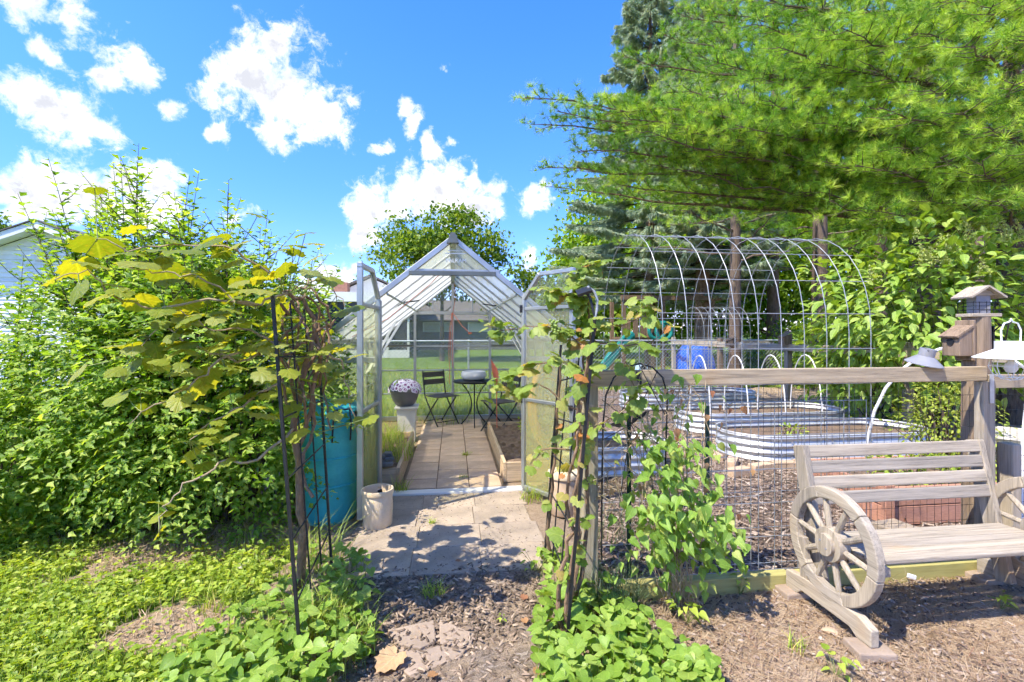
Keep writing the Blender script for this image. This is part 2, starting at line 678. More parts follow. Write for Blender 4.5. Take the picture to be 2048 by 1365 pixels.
def blade_template(seg=3, bend=.5):
    V, F = [], []
    for i in range(seg + 1):
        t = i / seg
        w = .5 * (1 - t) ** .7 if i < seg else 0
        y = bend * t * t
        z = t - .25 * bend * t * t
        if i < seg:
            V += [(-w, y, z), (w, y, z)]
        else:
            V.append((0, y, z))
    for i in range(seg - 1):
        a = 2 * i
        F += [(a, a + 1, a + 3), (a, a + 3, a + 2)]
    a = 2 * (seg - 1)
    F.append((a, a + 1, a + 2))
    return np.array(V, float), np.array(F, int)


B_GRASS = blade_template(2, .55)
B_LONG = blade_template(4, .95)


def tuft_template(n, spread, w, seed):
    r = np.random.default_rng(seed)
    V, F = [], []
    for i in range(n):
        th = spread * math.sqrt(r.random())
        ph = 2 * math.pi * r.random()
        d = np.array([math.sin(th) * math.cos(ph), math.cos(th), math.sin(th) * math.sin(ph)])
        L = .75 + .35 * r.random()
        s = unit(np.cross(d, r.normal(size=3)))
        b = np.array([0, -.12 + .24 * r.random(), 0])
        k = len(V)
        V += [b - s * w, b + s * w, b + d * L + np.array([0, 0, -.05])]
        F.append((k, k + 1, k + 2))
    return np.array(V), np.array(F)


def rand_rot_z(n):
    a = rng.random(n) * 2 * math.pi
    c, s = np.cos(a), np.sin(a)
    M = np.zeros((n, 3, 3))
    M[:, 0, 0], M[:, 0, 1], M[:, 1, 0], M[:, 1, 1], M[:, 2, 2] = c, -s, s, c, 1
    return M


def rand_unit(n, up=0.0):
    v = rng.normal(size=(n, 3))
    v[:, 2] += up
    return unit(v)


def bez(p0, p1, p2, n=8):
    p0, p1, p2 = Vector(p0), Vector(p1), Vector(p2)
    return [(1 - t) ** 2 * p0 + 2 * t * (1 - t) * p1 + t * t * p2 for t in [i / (n - 1) for i in range(n)]]


def wiggle(pts, amp, sub=3):
    out = []
    P = [Vector(p) for p in pts]
    for a, b in zip(P[:-1], P[1:]):
        for k in range(sub):
            t = k / sub
            out.append(a.lerp(b, t) + Vector((R.uniform(-amp, amp), R.uniform(-amp, amp), R.uniform(-amp, amp))))
    out.append(P[-1])
    return out

# ---------------------------------------------------------------- palette
plain('aluminium', (.50, .515, .51), .42, .75, .12, 5, c2=(.38, .395, .39))
plain('dark_aluminium', (.16, .17, .15), .45, .5, .2, 6)
plain('galvanised', (.70, .69, .67), .5, .6, .2, 14, c2=(.52, .52, .51))
plain('wire_metal', (.36, .37, .37), .5, .5, .2, 20)
plain('wire_dark', (.06, .06, .055), .6, .3, .2, 20)
plain('black_metal', (.022, .022, .022), .5, .2, .3, 12)
plain('black_plastic', (.02, .02, .022), .4, 0, .2, 12)
plain('white_paint', (.70, .67, .60), .5, 0, .08, 5, c2=(.62, .60, .54))
plain('white_vinyl', (.82, .81, .78), .5, 0, .06, 3)
plain('white_enamel', (.82, .84, .82), .35, 0, .05, 9)
plain('pvc', (.80, .78, .74), .45, 0, .1, 6)
plain('grey_enamel', (.25, .25, .27), .5, 0, .15, 9)
plain('teal_plastic', (.05, .42, .44), .5, 0, .12, 5, c2=(.02, .28, .30), bump=.1, fine=.12)
plain('stoneware', (.72, .60, .42), .42, 0, .1, 5, c2=(.60, .45, .27), fine=.1)
plain('terracotta', (.52, .22, .12), .8, 0, .2, 6, bump=.1)
plain('cedar', (.46, .23, .15), .8, 0, .2, 9, stretch=(2, 2, 14))
plain('concrete_tan', (.38, .30, .215), .9, 0, .28, 4.0, bump=.35, bscale=90, fine=.16)
plain('paver_inside', (.57, .41, .275), .9, 0, .22, 3.0, bump=.3, bscale=90, fine=.16)
plain('flagstone', (.37, .28, .205), .9, 0, .2, 5, bump=.4, bscale=70, fine=.15)
plain('brick_tan', (.56, .40, .26), .9, 0, .22, 10, bump=.4, bscale=80, fine=.12)
plain('stone_pale', (.55, .50, .42), .85, 0, .25, 14, bump=.4, bscale=50, fine=.15)
plain('stone_grey', (.15, .155, .15), .85, 0, .4, 18, bump=.6, bscale=50)
plain('soil', (.20, .135, .09), .95, 0, .4, 12, bump=.8, bscale=60, fine=.3)
plain('vine_wood', (.24, .15, .085), .9, 0, .45, 18, stretch=(3, 3, 1), bump=.6, bscale=40)
plain('cane', (.38, .29, .17), .75, 0, .35, 14)
plain('green_stem', (.20, .24, .06), .6, 0, .3, 14)
plain('bark', (.16, .115, .085), .95, 0, .5, 9, stretch=(4, 4, .7), bump=.9, bscale=24)
plain('bark_red', (.27, .165, .10), .95, 0, .5, 9, stretch=(4, 4, .7), bump=.9, bscale=24)
plain('twig', (.12, .085, .06), .9, 0, .3, 9)
plain('chair_wood', (.075, .065, .055), .55, 0, .3, 9, stretch=(2, 12, 12))
plain('cord_red', (.62, .16, .08), .5, 0, .1, 6)
plain('hose_yellow', (.80, .45, .02), .45, 0, .1, 6)
plain('pot_grey', (.16, .16, .165), .45, 0, .15, 8)
plain('ceramic_white', (.72, .72, .72), .3, 0, .06, 8)
plain('slide_green', (.015, .20, .16), .4, 0, .1, 5)
plain('tarp_blue', (.015, .10, .55), .45, 0, .15, 4, bump=.2, bscale=12)
plain('tpost_green', (.02, .06, .04), .5, .2, .3, 8)
plain('shingle', (.13, .115, .10), .9, 0, .3, 6)
plain('house_dark', (.17, .17, .17), .8, 0, .2, 2)
plain('house_cream', (.62, .58, .50), .8, 0, .1, 2)
plain('window_dark', (.03, .035, .04), .15, 0, .3, 1.5, spec=.6)
plain('brick_red', (.30, .15, .10), .9, 0, .25, 8)
plain('toy_blue', (.45, .62, .75), .4, 0, .1, 6)
plain('rail_yellow', (.44, .40, .14), .75, 0, .25, 5, stretch=(1, 12, 12), c2=(.33, .29, .10))
wood('weathered_x', (.42, .36, .28), 'X')
wood('weathered_y', (.42, .36, .28), 'Y')
wood('weathered_z', (.40, .34, .26), 'Z')
wood('rail_x', (.43, .345, .235), 'X', .5)
wood('post_z', (.40, .34, .23), 'Z', .45)
wood('log_z', (.30, .22, .15), 'Z', .4)
wood('lumber_y', (.56, .42, .27), 'Y', .6)
wood('lumber_x', (.56, .42, .27), 'X', .6)
wood('nestbox_z', (.27, .195, .135), 'Z', .5)
wood('play_wood', (.22, .14, .08), 'Z', .6)
glazing('poly_roof', (.84, .84, .80), .42, stain=(.62, .57, .36), stain_amt=.35, rough=.3)
glazing('poly_clear', (.78, .80, .76), .925, stain=(.45, .42, .2), stain_amt=.25, rough=.15)
glazing('poly_front', (.80, .78, .68), .85, stain=(.60, .54, .22), stain_amt=.42, rough=.25)
glazing('poly_door', (.80, .78, .62), .87, stain=(.66, .60, .24), stain_amt=.55, rough=.25)


# ---------------------------------------------------------------- ground
def sst(v, a, b):
    t = np.clip((v - a) / (b - a), 0, 1)
    return t * t * (3 - 2 * t)


def vnoise(x, y, s, seed=0):
    """cheap smooth noise from sines, 0..1"""
    r = np.random.default_rng(seed)
    out = np.zeros_like(x)
    for k in range(6):
        a = r.random() * 6.283
        f = s * (.6 + 1.2 * r.random())
        out = out + np.sin((x * math.cos(a) + y * math.sin(a)) * f * 6.283 + r.random() * 6.283)
    return np.clip(.5 + out / 7.0, 0, 1)


def zones(x, y):
    n = (vnoise(x, y, 1.1, 3) - .5) * .6 + (vnoise(x, y, 3.3, 4) - .5) * .45 + (vnoise(x, y, 8.0, 14) - .5) * .3
    gl = sst(-x + n, .78, 1.15) * sst(3.55 - y + n, 0, .5)
    gl2 = sst(-x + n, 2.35, 2.9)
    gb = np.maximum(sst(y, 11.6, 12.6), sst(y, 8.3, 8.5) * sst(1.4 - x, 0, .4))
    gw = sst(-x, 1.5, 1.9) * sst(y, 5.2, 5.8)
    grass = np.maximum.reduce([gl, gl2, gb, gw])
    patch = np.exp(-(((x + 1.42) / .40) ** 2 + ((y - 2.62) / .20) ** 2))
    grass = grass * (1 - sst(patch + n * .6, .25, .6))
    path = sst(.66 - np.abs(x + .02) + n * .5, 0, .15) * sst(3.2 - y + n, 0, .2)
    gard = sst(x, .85, 1.0) * sst(y, 2.60, 2.66) * sst(12.2 - y, 0, .5) * sst(6.6 - x, 0, .4)
    mulch = np.clip(path * (1 - grass), 0, 1)
    straw = sst(x + n * .4, .65, .9) * sst(2.60 - y, -.02, .05)
    hib = sst(-x, .75, .95) * sst(y + n, 2.9, 3.3) * sst(5.3 - y, 0, .4) * (1 - gl2)
    under = sst(x, 6.5, 7.5)
    straw = np.clip(np.maximum.reduce([straw, hib * .9, patch * 1.2 * (x < -.7), under * .8]), 0, 1) * (1 - grass * .85)
    return np.clip(grass, 0, 1), mulch, gard, straw


m, nt, out = newmat('ground_mix')
geo = nt.add('ShaderNodeNewGeometry').outputs['Position']
def A(n):
    return nt.add('ShaderNodeAttribute', attribute_name=n).outputs['Fac']
fine = nt.noise(geo, 60, 5, .7)
mid = nt.noise(geo, 9, 4, .6)
soilc = nt.ramp(nt.math('MULTIPLY_ADD', fine, .6, nt.math('MULTIPLY', mid, .4)), [(.3, (.18, .13, .085)), (.55, (.33, .245, .165)), (.75, (.44, .34, .24))])
vor = nt.add('ShaderNodeTexVoronoi')
vor.inputs['Scale'].default_value = 34
mpn = nt.add('ShaderNodeMapping')
mpn.inputs['Scale'].default_value = (1, 2.2, 1)
mpn.inputs['Rotation'].default_value = (0, 0, .6)
nt.link(geo, mpn.inputs[0])
nt.link(nt.vmath('ADD', mpn.outputs[0], nt.vmath('MULTIPLY', nt.add('ShaderNodeTexNoise').outputs['Color'], (.2, .2, .2))), vor.inputs['Vector'])
chip = nt.add('ShaderNodeSeparateColor')
nt.link(vor.outputs['Color'], chip.inputs[0])
mulchc = nt.mix(nt.smooth(nt.noise(geo, 5, 4, .6), .35, .65), nt.ramp(chip.outputs[0], [(0, (.09, .068, .05)), (.45, (.18, .14, .108)), (.8, (.26, .205, .16)), (1, (.34, .28, .225))]), soilc)
gardc = nt.ramp(chip.outputs[0], [(0, (.07, .05, .04)), (.45, (.16, .115, .085)), (.8, (.26, .195, .15)), (1, (.35, .27, .21))])
strawc = nt.ramp(nt.noise(mpn.outputs[0], 40, 5, .75, 1.5), [(.3, (.20, .14, .09)), (.5, (.40, .29, .19)), (.72, (.56, .43, .30))])
grassc = nt.ramp(nt.math('MULTIPLY_ADD', fine, .55, nt.math('MULTIPLY', nt.noise(geo, 1.3, 4, .6), .5)), [(.3, (.055, .10, .012)), (.5, (.11, .185, .025)), (.72, (.20, .29, .06))])
c = nt.mix(A('straw'), soilc, strawc)
c = nt.mix(A('gard'), c, gardc)
c = nt.mix(A('mulch'), c, mulchc)
gm = nt.smooth(nt.math('ADD', A('grass'), nt.math('MULTIPLY_ADD', mid, .5, -.25)), .3, .7)
c = nt.mix(gm, c, grassc)
b = nt.add('ShaderNodeBsdfPrincipled')
nt.link(c, b.inputs['Base Color'])
b.inputs['Roughness'].default_value = .95
b.inputs['Specular IOR Level'].default_value = .15
bp = nt.add('ShaderNodeBump')
bp.inputs['Strength'].default_value = .8
bp.inputs['Distance'].default_value = .02
nt.link(nt.math('ADD', fine, nt.math('MULTIPLY', chip.outputs[1], .6)), bp.inputs['Height'])
nt.link(bp.outputs[0], b.inputs['Normal'])
nt.link(b.outputs[0], out.inputs[0])

gx = np.concatenate([[-600, -250, -120, -60, -35, -22, -15], np.arange(-11, -5, .25), np.arange(-5, 5.5, .06), np.arange(5.5, 12, .25), [14, 20, 35, 60, 120, 250, 600]])
gy = np.concatenate([[-300, -100, -30, -8, -2, 0, .6], np.arange(1.0, 6.0, .06), np.arange(6.0, 14, .2), [15, 17, 20, 25, 32, 42, 60, 100, 200, 400, 900]])
X2, Y2 = np.meshgrid(gx, gy, indexing='ij')
X2, Y2 = X2.ravel(), Y2.ravel()
z0 = ((vnoise(X2, Y2, .9, 8) - .5) * .03 + (vnoise(X2, Y2, 5, 9) - .5) * .016) * ((np.abs(X2) < 12) & (Y2 < 14) & (Y2 > 0)) - .012
flat = sst(.95 - np.abs(X2), 0, .25) * sst(Y2, 2.75, 3.0) * sst(8.6 - Y2, 0, .2)
z0 = z0 * (1 - flat) - .007 * flat
nx, ny = len(gx), len(gy)
idx = np.arange(nx * ny).reshape(nx, ny)
q = np.stack([idx[:-1, :-1], idx[1:, :-1], idx[1:, 1:], idx[:-1, 1:]], -1).reshape(-1, 4)
tri = np.concatenate([q[:, [0, 1, 2]], q[:, [0, 2, 3]]])
me = bigmesh('ground', np.stack([X2, Y2, z0], 1), tri, MATS['ground_mix'], None, True)
for nm, arr in zip(('grass', 'mulch', 'gard', 'straw'), zones(X2, Y2)):
    a = me.attributes.new(nm, 'FLOAT', 'POINT')
    a.data.foreach_set('value', arr.astype(np.float32))
ground = linkobj('ground', me)
ground['kind'] = 'structure'

# paved apron in front of the greenhouse and the path inside it: every slab its own piece
path = bpy.data.objects.new('garden_path', None)
COL.objects.link(path)
path['kind'] = 'structure'
ORG[path.name] = Vector((0, 0, 0))


def slab(name, x0, x1, y0, y1, top, mat, parent, thick=.045, tilt=.004):
    rot = Matrix.Rotation(R.uniform(-tilt, tilt) * 2, 3, 'X') @ Matrix.Rotation(R.uniform(-tilt, tilt) * 2, 3, 'Y') @ Matrix.Rotation(R.uniform(-.008, .008), 3, 'Z')
    mb = MB().box((0, 0, 0), (x1 - x0, y1 - y0, thick), rot)
    o = mb.build(name, MATS[mat], parent, local=True, bevel=.003)
    o.location = ((x0 + x1) / 2, (y0 + y1) / 2, top - thick / 2 + R.uniform(-.002, .002))
    return o


for j in range(4):
    for i in range(3):
        off = (.0, .02, -.015, .01)[j]
        x0 = -.72 + i * .452 + off
        y0 = 2.98 + j * .372
        slab('paver', x0, x0 + .449, y0, y0 + .369, .004, 'concrete_tan', path)
for j in range(12):
    for i in range(3):
        x0 = -.47 + i * .317
        y0 = 4.60 + j * .300
        slab('paver', x0, x0 + .309, y0, y0 + .292, .012, 'paver_inside', path, tilt=.006)
# the broken flagstone in the mulch, four pieces
FL = [[(770, 1262), (868, 1240), (872, 1282), (842, 1297), (800, 1290)], [(878, 1238), (950, 1268), (940, 1296), (880, 1288)],
      [(846, 1302), (876, 1292), (936, 1300), (905, 1322), (862, 1338)], [(800, 1298), (838, 1302), (856, 1340), (820, 1352), (792, 1330)]]
for poly in FL:
    P = [G(x, y) + Vector((0, 0, -.03)) for x, y in poly]
    MB().prism(P, (0, 0, .033)).build('flagstone', MATS['flagstone'], path, bevel=.006)

# ---------------------------------------------------------------- greenhouse
HW, YF, YB, EZ, AZ = 1.22, 4.49, 8.24, 1.40, 2.37


def rz(x):
    return EZ + (AZ - EZ) * (1 - abs(x) / HW)


gh = thing('greenhouse', 'silver framed gabled greenhouse with milky panels and two open front doors', 'greenhouse', (0, (YF + YB) / 2, 0))
AL = MATS['aluminium']
bays = [YF + (YB - YF) * i / 6 for i in range(7)]


def bar(name, p0, p1, w=.04, h=.04, mat=AL, up=(0, 0, 1), parent=gh):
    return MB().beam(p0, p1, w, h, up).build(name, mat, parent, bevel=.003)


for y, nm in ((YF, 'front'), (YB, 'back')):
    for s in (-1, 1):
        bar('corner_post', (s * HW, y, 0), (s * HW, y, EZ), .05, .05)
        e = Vector((s * (HW + .05), y, EZ - .04))
        a = Vector((s * .01, y, AZ))
        bar('gable_rafter', e + Vector((0, -.012 if y == YF else .012, 0)), a + Vector((0, -.012 if y == YF else .012, 0)), .055, .05)
for s in (-1, 1):
    bar('sill', (s * HW, YF, .03), (s * HW, YB, .03), .05, .06)
    bar('eave_beam', (s * (HW + .005), YF - .05, EZ + .005), (s * (HW + .005), YB + .05, EZ + .005), .06, .05)
    for z in (.72,):
        bar('wall_rail', (s * HW, YF, z), (s * HW, YB, z), .025, .03)
    for y in bays[1:-1]:
        bar('wall_stud', (s * HW, y, .05), (s * HW, y, EZ - .02), .03, .03)
        bar('rafter', (s * HW, y, EZ - .02), (s * .02, y, AZ - .035), .018, .022)
    bar('door_post', (s * .675, YF - .004, 0), (s * .675, YF - .004, rz(.675) - .04), .05, .045)
    bar('purlin', (s * .60, YF, rz(.6) - .04), (s * .60, YB, rz(.6) - .04), .018, .02)
bar('ridge_beam', (0, YF - .08, AZ + .005), (0, YB + .08, AZ + .005), .07, .05)
MB().prism([(-.055, YF - .085, AZ - .045), (.055, YF - .085, AZ - .045), (.02, YF - .085, AZ + .05), (-.02, YF - .085, AZ + .05)], (0, .05, 0)).build('ridge_cap', MATS['dark_aluminium'], gh)
bar('gable_beam', (-.40, YF - .045, 2.045), (.40, YF - .045, 2.045), .03, .042, MATS['dark_aluminium'])
bar('gable_beam', (-.44, YF - .012, 2.078), (.44, YF - .012, 2.078), .03, .02)
MB().span((-.72, YF - .06, -.02), (.74, YF + .05, .022)).build('threshold', MATS['white_paint'], gh, bevel=.004)
MB().span((-HW, YB - .025, 0), (HW, YB + .025, .07)).build('sill', AL, gh)
bar('back_beam', (-.95, YB, 1.83), (.95, YB, 1.83), .04, .055)
for x in (-.64, .0, .64):
    bar('back_post', (x, YB - .002, .05), (x, YB - .002, rz(x) - .03), .045, .04)
for z in (1.26, .85, .455):
    bar('back_rail', (-HW, YB + .004, z), (HW, YB + .004, z), .02, .026)
for s in (-1, 1):
    bar('back_rail', (s * .66, YB - .02, 1.275), (s * HW, YB - .02, 1.275), .02, .03, MATS['dark_aluminium'])
    bar('gable_stud', (s * .34, YB + .004, 1.85), (s * .34, YB + .004, rz(.34) - .03), .02, .02)
    # flat diagonal braces and the vent arms under the roof
    bar('brace', (s * 1.18, YB - .9, .98), (s * .80, YB - .12, 1.78), .05, .012)
    bar('brace', (s * 1.18, YB - 1.5, .92), (s * .86, YB - .75, 1.70), .05, .012)
    yv = YF + (1.55 if s < 0 else 2.2)
    MB().beam((s * .70, yv, 1.86), (s * .42, yv + .05, 1.90), .02, .016).beam((s * .66, yv, 1.84), (s * .50, yv + .1, 1.99), .018, .014).box((s * .70, yv, 1.85), (.07, .05, .05)).build('vent_arm', MATS['black_metal'], gh)
# roof panels, a touch below the frame
for s in (-1, 1):
    for a, b_ in zip(bays[:-1], bays[1:]):
        x0, x1 = s * .03, s * (HW + .03)
        n = Vector((s * (AZ - EZ), 0, HW)).normalized() * .006
        for k, (u0, u1) in enumerate(((.0, .5), (.5, 1.0))):
            xa, xb = x0 + (x1 - x0) * u0, x0 + (x1 - x0) * u1
            P = [(xa, a + .015, rz(xa) - .003), (xb, a + .015, EZ + (AZ - EZ) * (1 - abs(xb) / HW) - .003), (xb, b_ - .015, EZ + (AZ - EZ) * (1 - abs(xb) / HW) - .003), (xa, b_ - .015, rz(xa) - .003)]
            MB().prism(P, n).build('roof_panel', MATS['poly_roof'], gh)
        MB().span((s * HW - .004, a + .015, .06), (s * HW + .002, b_ - .015, .70)).build('wall_panel', MATS['poly_front'], gh)
        MB().span((s * HW - .004, a + .015, .74), (s * HW + .002, b_ - .015, EZ - .02)).build('wall_panel', MATS['poly_clear'], gh)
# back wall panes by cell
zs = [.07, .455, .85, 1.26, 1.83]
xs = [-HW, -.64, 0, .64, HW]
for za, zb in zip(zs[:-1], zs[1:]):
    for xa, xb in zip(xs[:-1], xs[1:]):
        if zb > EZ and abs(xa + xb) / 2 > .64:
            sgn = -1 if xa < 0 else 1
            P = [(sgn * .66, YB, za + .015), (sgn * (HW - .02), YB, za + .015), (sgn * (HW - .02), YB, EZ - .03), (sgn * .68, YB, zb - .02)]
        else:
            P = [(xa + .02, YB, za + .015), (xb - .02, YB, za + .015), (xb - .02, YB, zb - .02), (xa + .02, YB, zb - .02)]
        MB().prism(P, (0, .005, 0)).build('pane', MATS['poly_clear'], gh)
for s in (-1, 1):
    MB().prism([(s * .02, YB, 1.86), (s * .62, YB, 1.86), (s * .02, YB, AZ - .06)], (0, .005, 0)).build('pane', MATS['poly_clear'], gh)
# fixed front panels either side of the doors and the gable triangle
for s in (-1, 1):
    P = [(s * .70, YF, .06), (s * (HW - .03), YF, .06), (s * (HW - .03), YF, 1.22), (s * .70, YF, 1.22)]
    MB().prism(P, (0, .006, 0)).build('front_panel', MATS['poly_front'], gh)
    P = [(s * .70, YF, 1.27), (s * (HW - .03), YF, 1.27), (s * (HW - .03), YF, rz(HW) - .02), (s * .70, YF, rz(.7) - .04)]
    MB().prism(P, (0, .006, 0)).build('front_panel', MATS['poly_front'], gh)
    bar('front_rail', (s * .70, YF - .006, 1.245), (s * HW, YF - .006, 1.245), .03, .05)
MB().prism([(-.36, YF, 2.09), (.36, YF, 2.09), (.012, YF, AZ - .035), (-.012, YF, AZ - .035)], (0, .006, 0)).build('gable_panel', MATS['poly_front'], gh)
tx = bpy.data.curves.new('lettering', 'FONT')
tx.body = 'PALRAM'
tx.size = .052
tx.align_x = 'CENTER'
tx.extrude = .0008
tx.materials.append(MATS['white_vinyl'])
to = bpy.data.objects.new('lettering', tx)
COL.objects.link(to)
to.parent = gh
to.location = Vector((.03, YF - .004, 2.155)) - ORG[gh.name]
to.rotation_euler = (math.pi / 2, 0, 0)
bpy.context.view_layer.update()
tme = bpy.data.meshes.new_from_object(to)
tl, tr_ = to.location.copy(), to.rotation_euler.copy()
bpy.data.objects.remove(to)
to = linkobj('lettering', tme, gh)
to.location = tl
to.rotation_euler = tr_
MB().span((-.07, YF - .004, 2.235), (.13, YF - .002, 2.243)).span((-.045, YF - .004, 2.262), (.105, YF - .002, 2.27)).build('emblem', MATS['white_vinyl'], gh)


def gh_door(H, d, w):
    """a leaf hinged at H that swings to direction d; its top corner is cut by the roof slope"""
    H, d = Vector((*H, 0)), Vector((*d, 0)).normalized()
    n = Vector((-d.y, d.x, 0))
    P = lambda u, z, o=0: H + d * u + Vector((0, 0, z)) + n * o
    ch = .23
    edge = [(0, .03), (0, 1.80), (ch, 2.05), (w, 2.05), (w, .03)]
    mb = MB()
    k = .022
    mb.beam(P(k, .03), P(k, 1.80), .035, .044, n).beam(P(w - k, .03), P(w - k, 2.05), .035, .044, n)
    mb.beam(P(.01, 1.80), P(ch, 2.032), .035, .04, n).beam(P(ch, 2.03), P(w, 2.03), .035, .04, n).beam(P(.04, .052), P(w - .04, .052), .035, .044, n)
    dr = mb.build('door', AL, gh, bevel=.003)
    for z in (.87, 1.72):
        MB().beam(P(.042, z), P(w - .042, z), .03, .035, n).build('rail', AL, dr, bevel=.003)
        MB().box(P(.005, z, -.02), (.03, .03, .07)).build('hinge', MATS['black_plastic'], dr)
        MB().box(P(w - .02, z - .01, -.024), (.03, .03, .045)).build('latch', MATS['black_plastic'], dr)
    for (z0_, z1_, mt) in ((.075, .85, 'poly_door'), (.89, 1.70, 'poly_door')):
        MB().prism([P(.045, z0_, -.003), P(w - .045, z0_, -.003), P(w - .045, z1_, -.003), P(.045, z1_, -.003)], n * .006).build('panel', MATS[mt], dr)
    MB().prism([P(.045, 1.74, -.003), P(w - .045, 1.74, -.003), P(w - .045, 2.008, -.003), P(ch + .01, 2.008, -.003), P(.045, 1.83, -.003)], n * .006).build('panel', MATS['poly_clear'], dr)
    return dr


gh_door((-.672, YF - .045), (-.085, -1), .62)
gh_door((.655, YF - .045), (.57, -.82), .64)

# ---------------------------------------------------------------- timber fence and wire
fn = thing('timber_fence', 'weathered post and rail fence with a log post behind the wagon wheel bench', 'fence', (2.0, 2.58, 0))
FY = 2.58
MB().span((.752, FY - .019, 1.197), (3.295, FY + .019, 1.287)).build('rail', MATS['rail_x'], fn, bevel=.005)
MB().span((3.305, FY - .012, 1.150), (5.6, FY + .022, 1.235)).build('rail', MATS['rail_x'], fn, bevel=.005)
MB().span((.728, FY + .021, -.1), (.816, FY + .109, 1.283)).build('post', MATS['post_z'], fn, bevel=.006)
MB().span((3.262, FY - .022, -.1), (3.350, FY + .036, 1.194)).build('post', MATS['weathered_z'], fn, bevel=.006)
MB().span((3.46, FY - .03, -.1), (3.53, FY + .06, .80)).build('post', MATS['weathered_z'], fn, bevel=.008)
lp = []
for i in range(9):
    z = -.1 + (1.60 + .1) * i / 8
    lp.append((3.385 + R.uniform(-.004, .004), FY + .118, z))
MB().tube(lp, [.078, .077, .075, .076, .074, .075, .073, .074, .072], 14).build('log_post', MATS['log_z'], fn, smooth=True)
MB().span((.9, FY - .03, -.02), (1.965, FY + .035, .088)).build('kickboard', MATS['rail_yellow'], fn, bevel=.005)
MB().span((1.972, FY - .026, -.02), (5.6, FY + .035, .084)).build('kickboard', MATS['rail_yellow'], fn, bevel=.005)
MB().span((3.30, FY - .029, 1.06), (3.328, FY - .024, 1.24)).build('bracket', MATS['galvanised'], fn)

# welded cattle panel behind the rail
cp = MB()
for i in range(9):
    x = 1.30 + i * .1525
    cp.tube([(x, FY + .046, .09), (x, FY + .046, 1.085)], .0027, 5)
for k in range(6):
    z = .085 + k * .2
    cp.tube([(.83, FY + .041, z), (2.52, FY + .041, z)], .0027, 5)
o = cp.build('cattle_fencing', MATS['wire_metal'], None)
tag(o, 'wide galvanised welded wire panel fixed behind the timber rail', 'wire panel')
# fine dark mesh behind the bench and on to the right
mm = MB()
for i in range(76):
    x = 1.86 + i * .0508
    w = .0013
    mm.tube([(x + R.uniform(-.003, .003), FY + .075, .06), (x + R.uniform(-.003, .003), FY + .078, 1.15 if x > 2.3 else 1.18)], w, 4, caps=False)
for k in range(12):
    z = .1 + k * .1
    mm.tube([(1.85, FY + .0735, z), (3.2, FY + .0765, z + R.uniform(-.004, .004)), (5.68, FY + .0735, z)], .0013, 4, caps=False)
o = mm.build('wire_mesh', MATS['wire_dark'], None)
tag(o, 'fine dark welded mesh along the fence behind the bench', 'wire mesh')
# steel posts with studs
for (px, lab) in ((1258, 'dark green steel post between the arched trellis and leafy vine'), (1415, 'dark green steel post at the right edge of the fence vine')):
    p = AY(px, 900, FY + .085)
    tp = MB().box((p.x, p.y, .52), (.024, .006, 1.08)).box((p.x, p.y + .016, .52), (.006, .028, 1.08))
    for k in range(12):
        tp.box((p.x, p.y - .006, .2 + k * .07), (.012, .008, .014))
    o = tp.build('steel_post', MATS['tpost_green'], None)
    tag(o, lab, 'post', 'steel posts along the fence')


def arch(name, label, x0, x1, y0, y1, h, hoops, mat, r=.003, cross=22):
    t = thing(name, label, 'trellis arch', ((x0 + x1) / 2, (y0 + y1) / 2, 0), group='wire arches')
    ym, ry = (y0 + y1) / 2, (y1 - y0) / 2
    path_ = []
    leg = h - ry * 1.25
    for i in range(7):
        path_.append((y0 - .0 + .0 * i, leg * i / 7.0))
    for i in range(17):
        a = math.pi * i / 16
        path_.append((ym - ry * math.cos(a), leg + (h - leg) * math.sin(a) ** .9))
    for i in range(7):
        path_.append((y1, leg * (6 - i) / 7.0))
    # legs splay a little
    pts = np.array(path_)
    seg = np.concatenate([[0], np.cumsum(np.linalg.norm(np.diff(pts, axis=0), axis=1))])
    for i in range(hoops):
        x = x0 + (x1 - x0) * i / (hoops - 1)
        MB().tube([(x, p[0], p[1]) for p in path_], r, 6).build('hoop_wire', MATS[mat], t, smooth=False)
    for k in range(cross):
        s_ = seg[-1] * (k + .5) / cross
        y = float(np.interp(s_, seg, pts[:, 0]))
        z = float(np.interp(s_, seg, pts[:, 1]))
        MB().tube([(x0 - .03, y, z), (x1 + .03, y, z)], r * .95, 5).build('cross_wire', MATS[mat], t)
    return t


arch('wire_arch', 'tall galvanised wire trellis arch just behind the timber rail', 1.225, 2.585, 2.66, 3.76, 2.18, 10, 'wire_metal', .0026, 23)
p = AY(1400, 700, 10.6)
arch('wire_arch', 'distant galvanised wire trellis arch near the blue tarp', p.x, p.x + 1.15, 10.4, 11.5, 2.12, 7, 'wire_metal', .004, 16)

# side fence of weathered rails that runs away behind the beds
sf = thing('rail_fence', 'weathered rail fence running away behind the metal beds', 'fence', (6.3, 9, 0))
ys = [5.9, 8.29, 10.6, 13.0]
for i, y in enumerate(ys):
    MB().span((6.26, y - .05, -.1), (6.36, y + .05, 1.5 if i == 1 else 1.36)).build('post', MATS['log_z' if i == 2 else 'weathered_z'], sf, bevel=.008)
for a, b_ in ((4.6, 5.9), (5.9, 8.29), (8.29, 10.6), (10.6, 13.0)):
    MB().span((6.22, a + .01, 1.15), (6.257, b_ - .01, 1.28)).build('rail', MATS['weathered_y'], sf, bevel=.006)
MB().span((6.30, 13.1, 1.15), (9.5, 13.14, 1.28)).build('rail', MATS['weathered_x'], sf, bevel=.006)


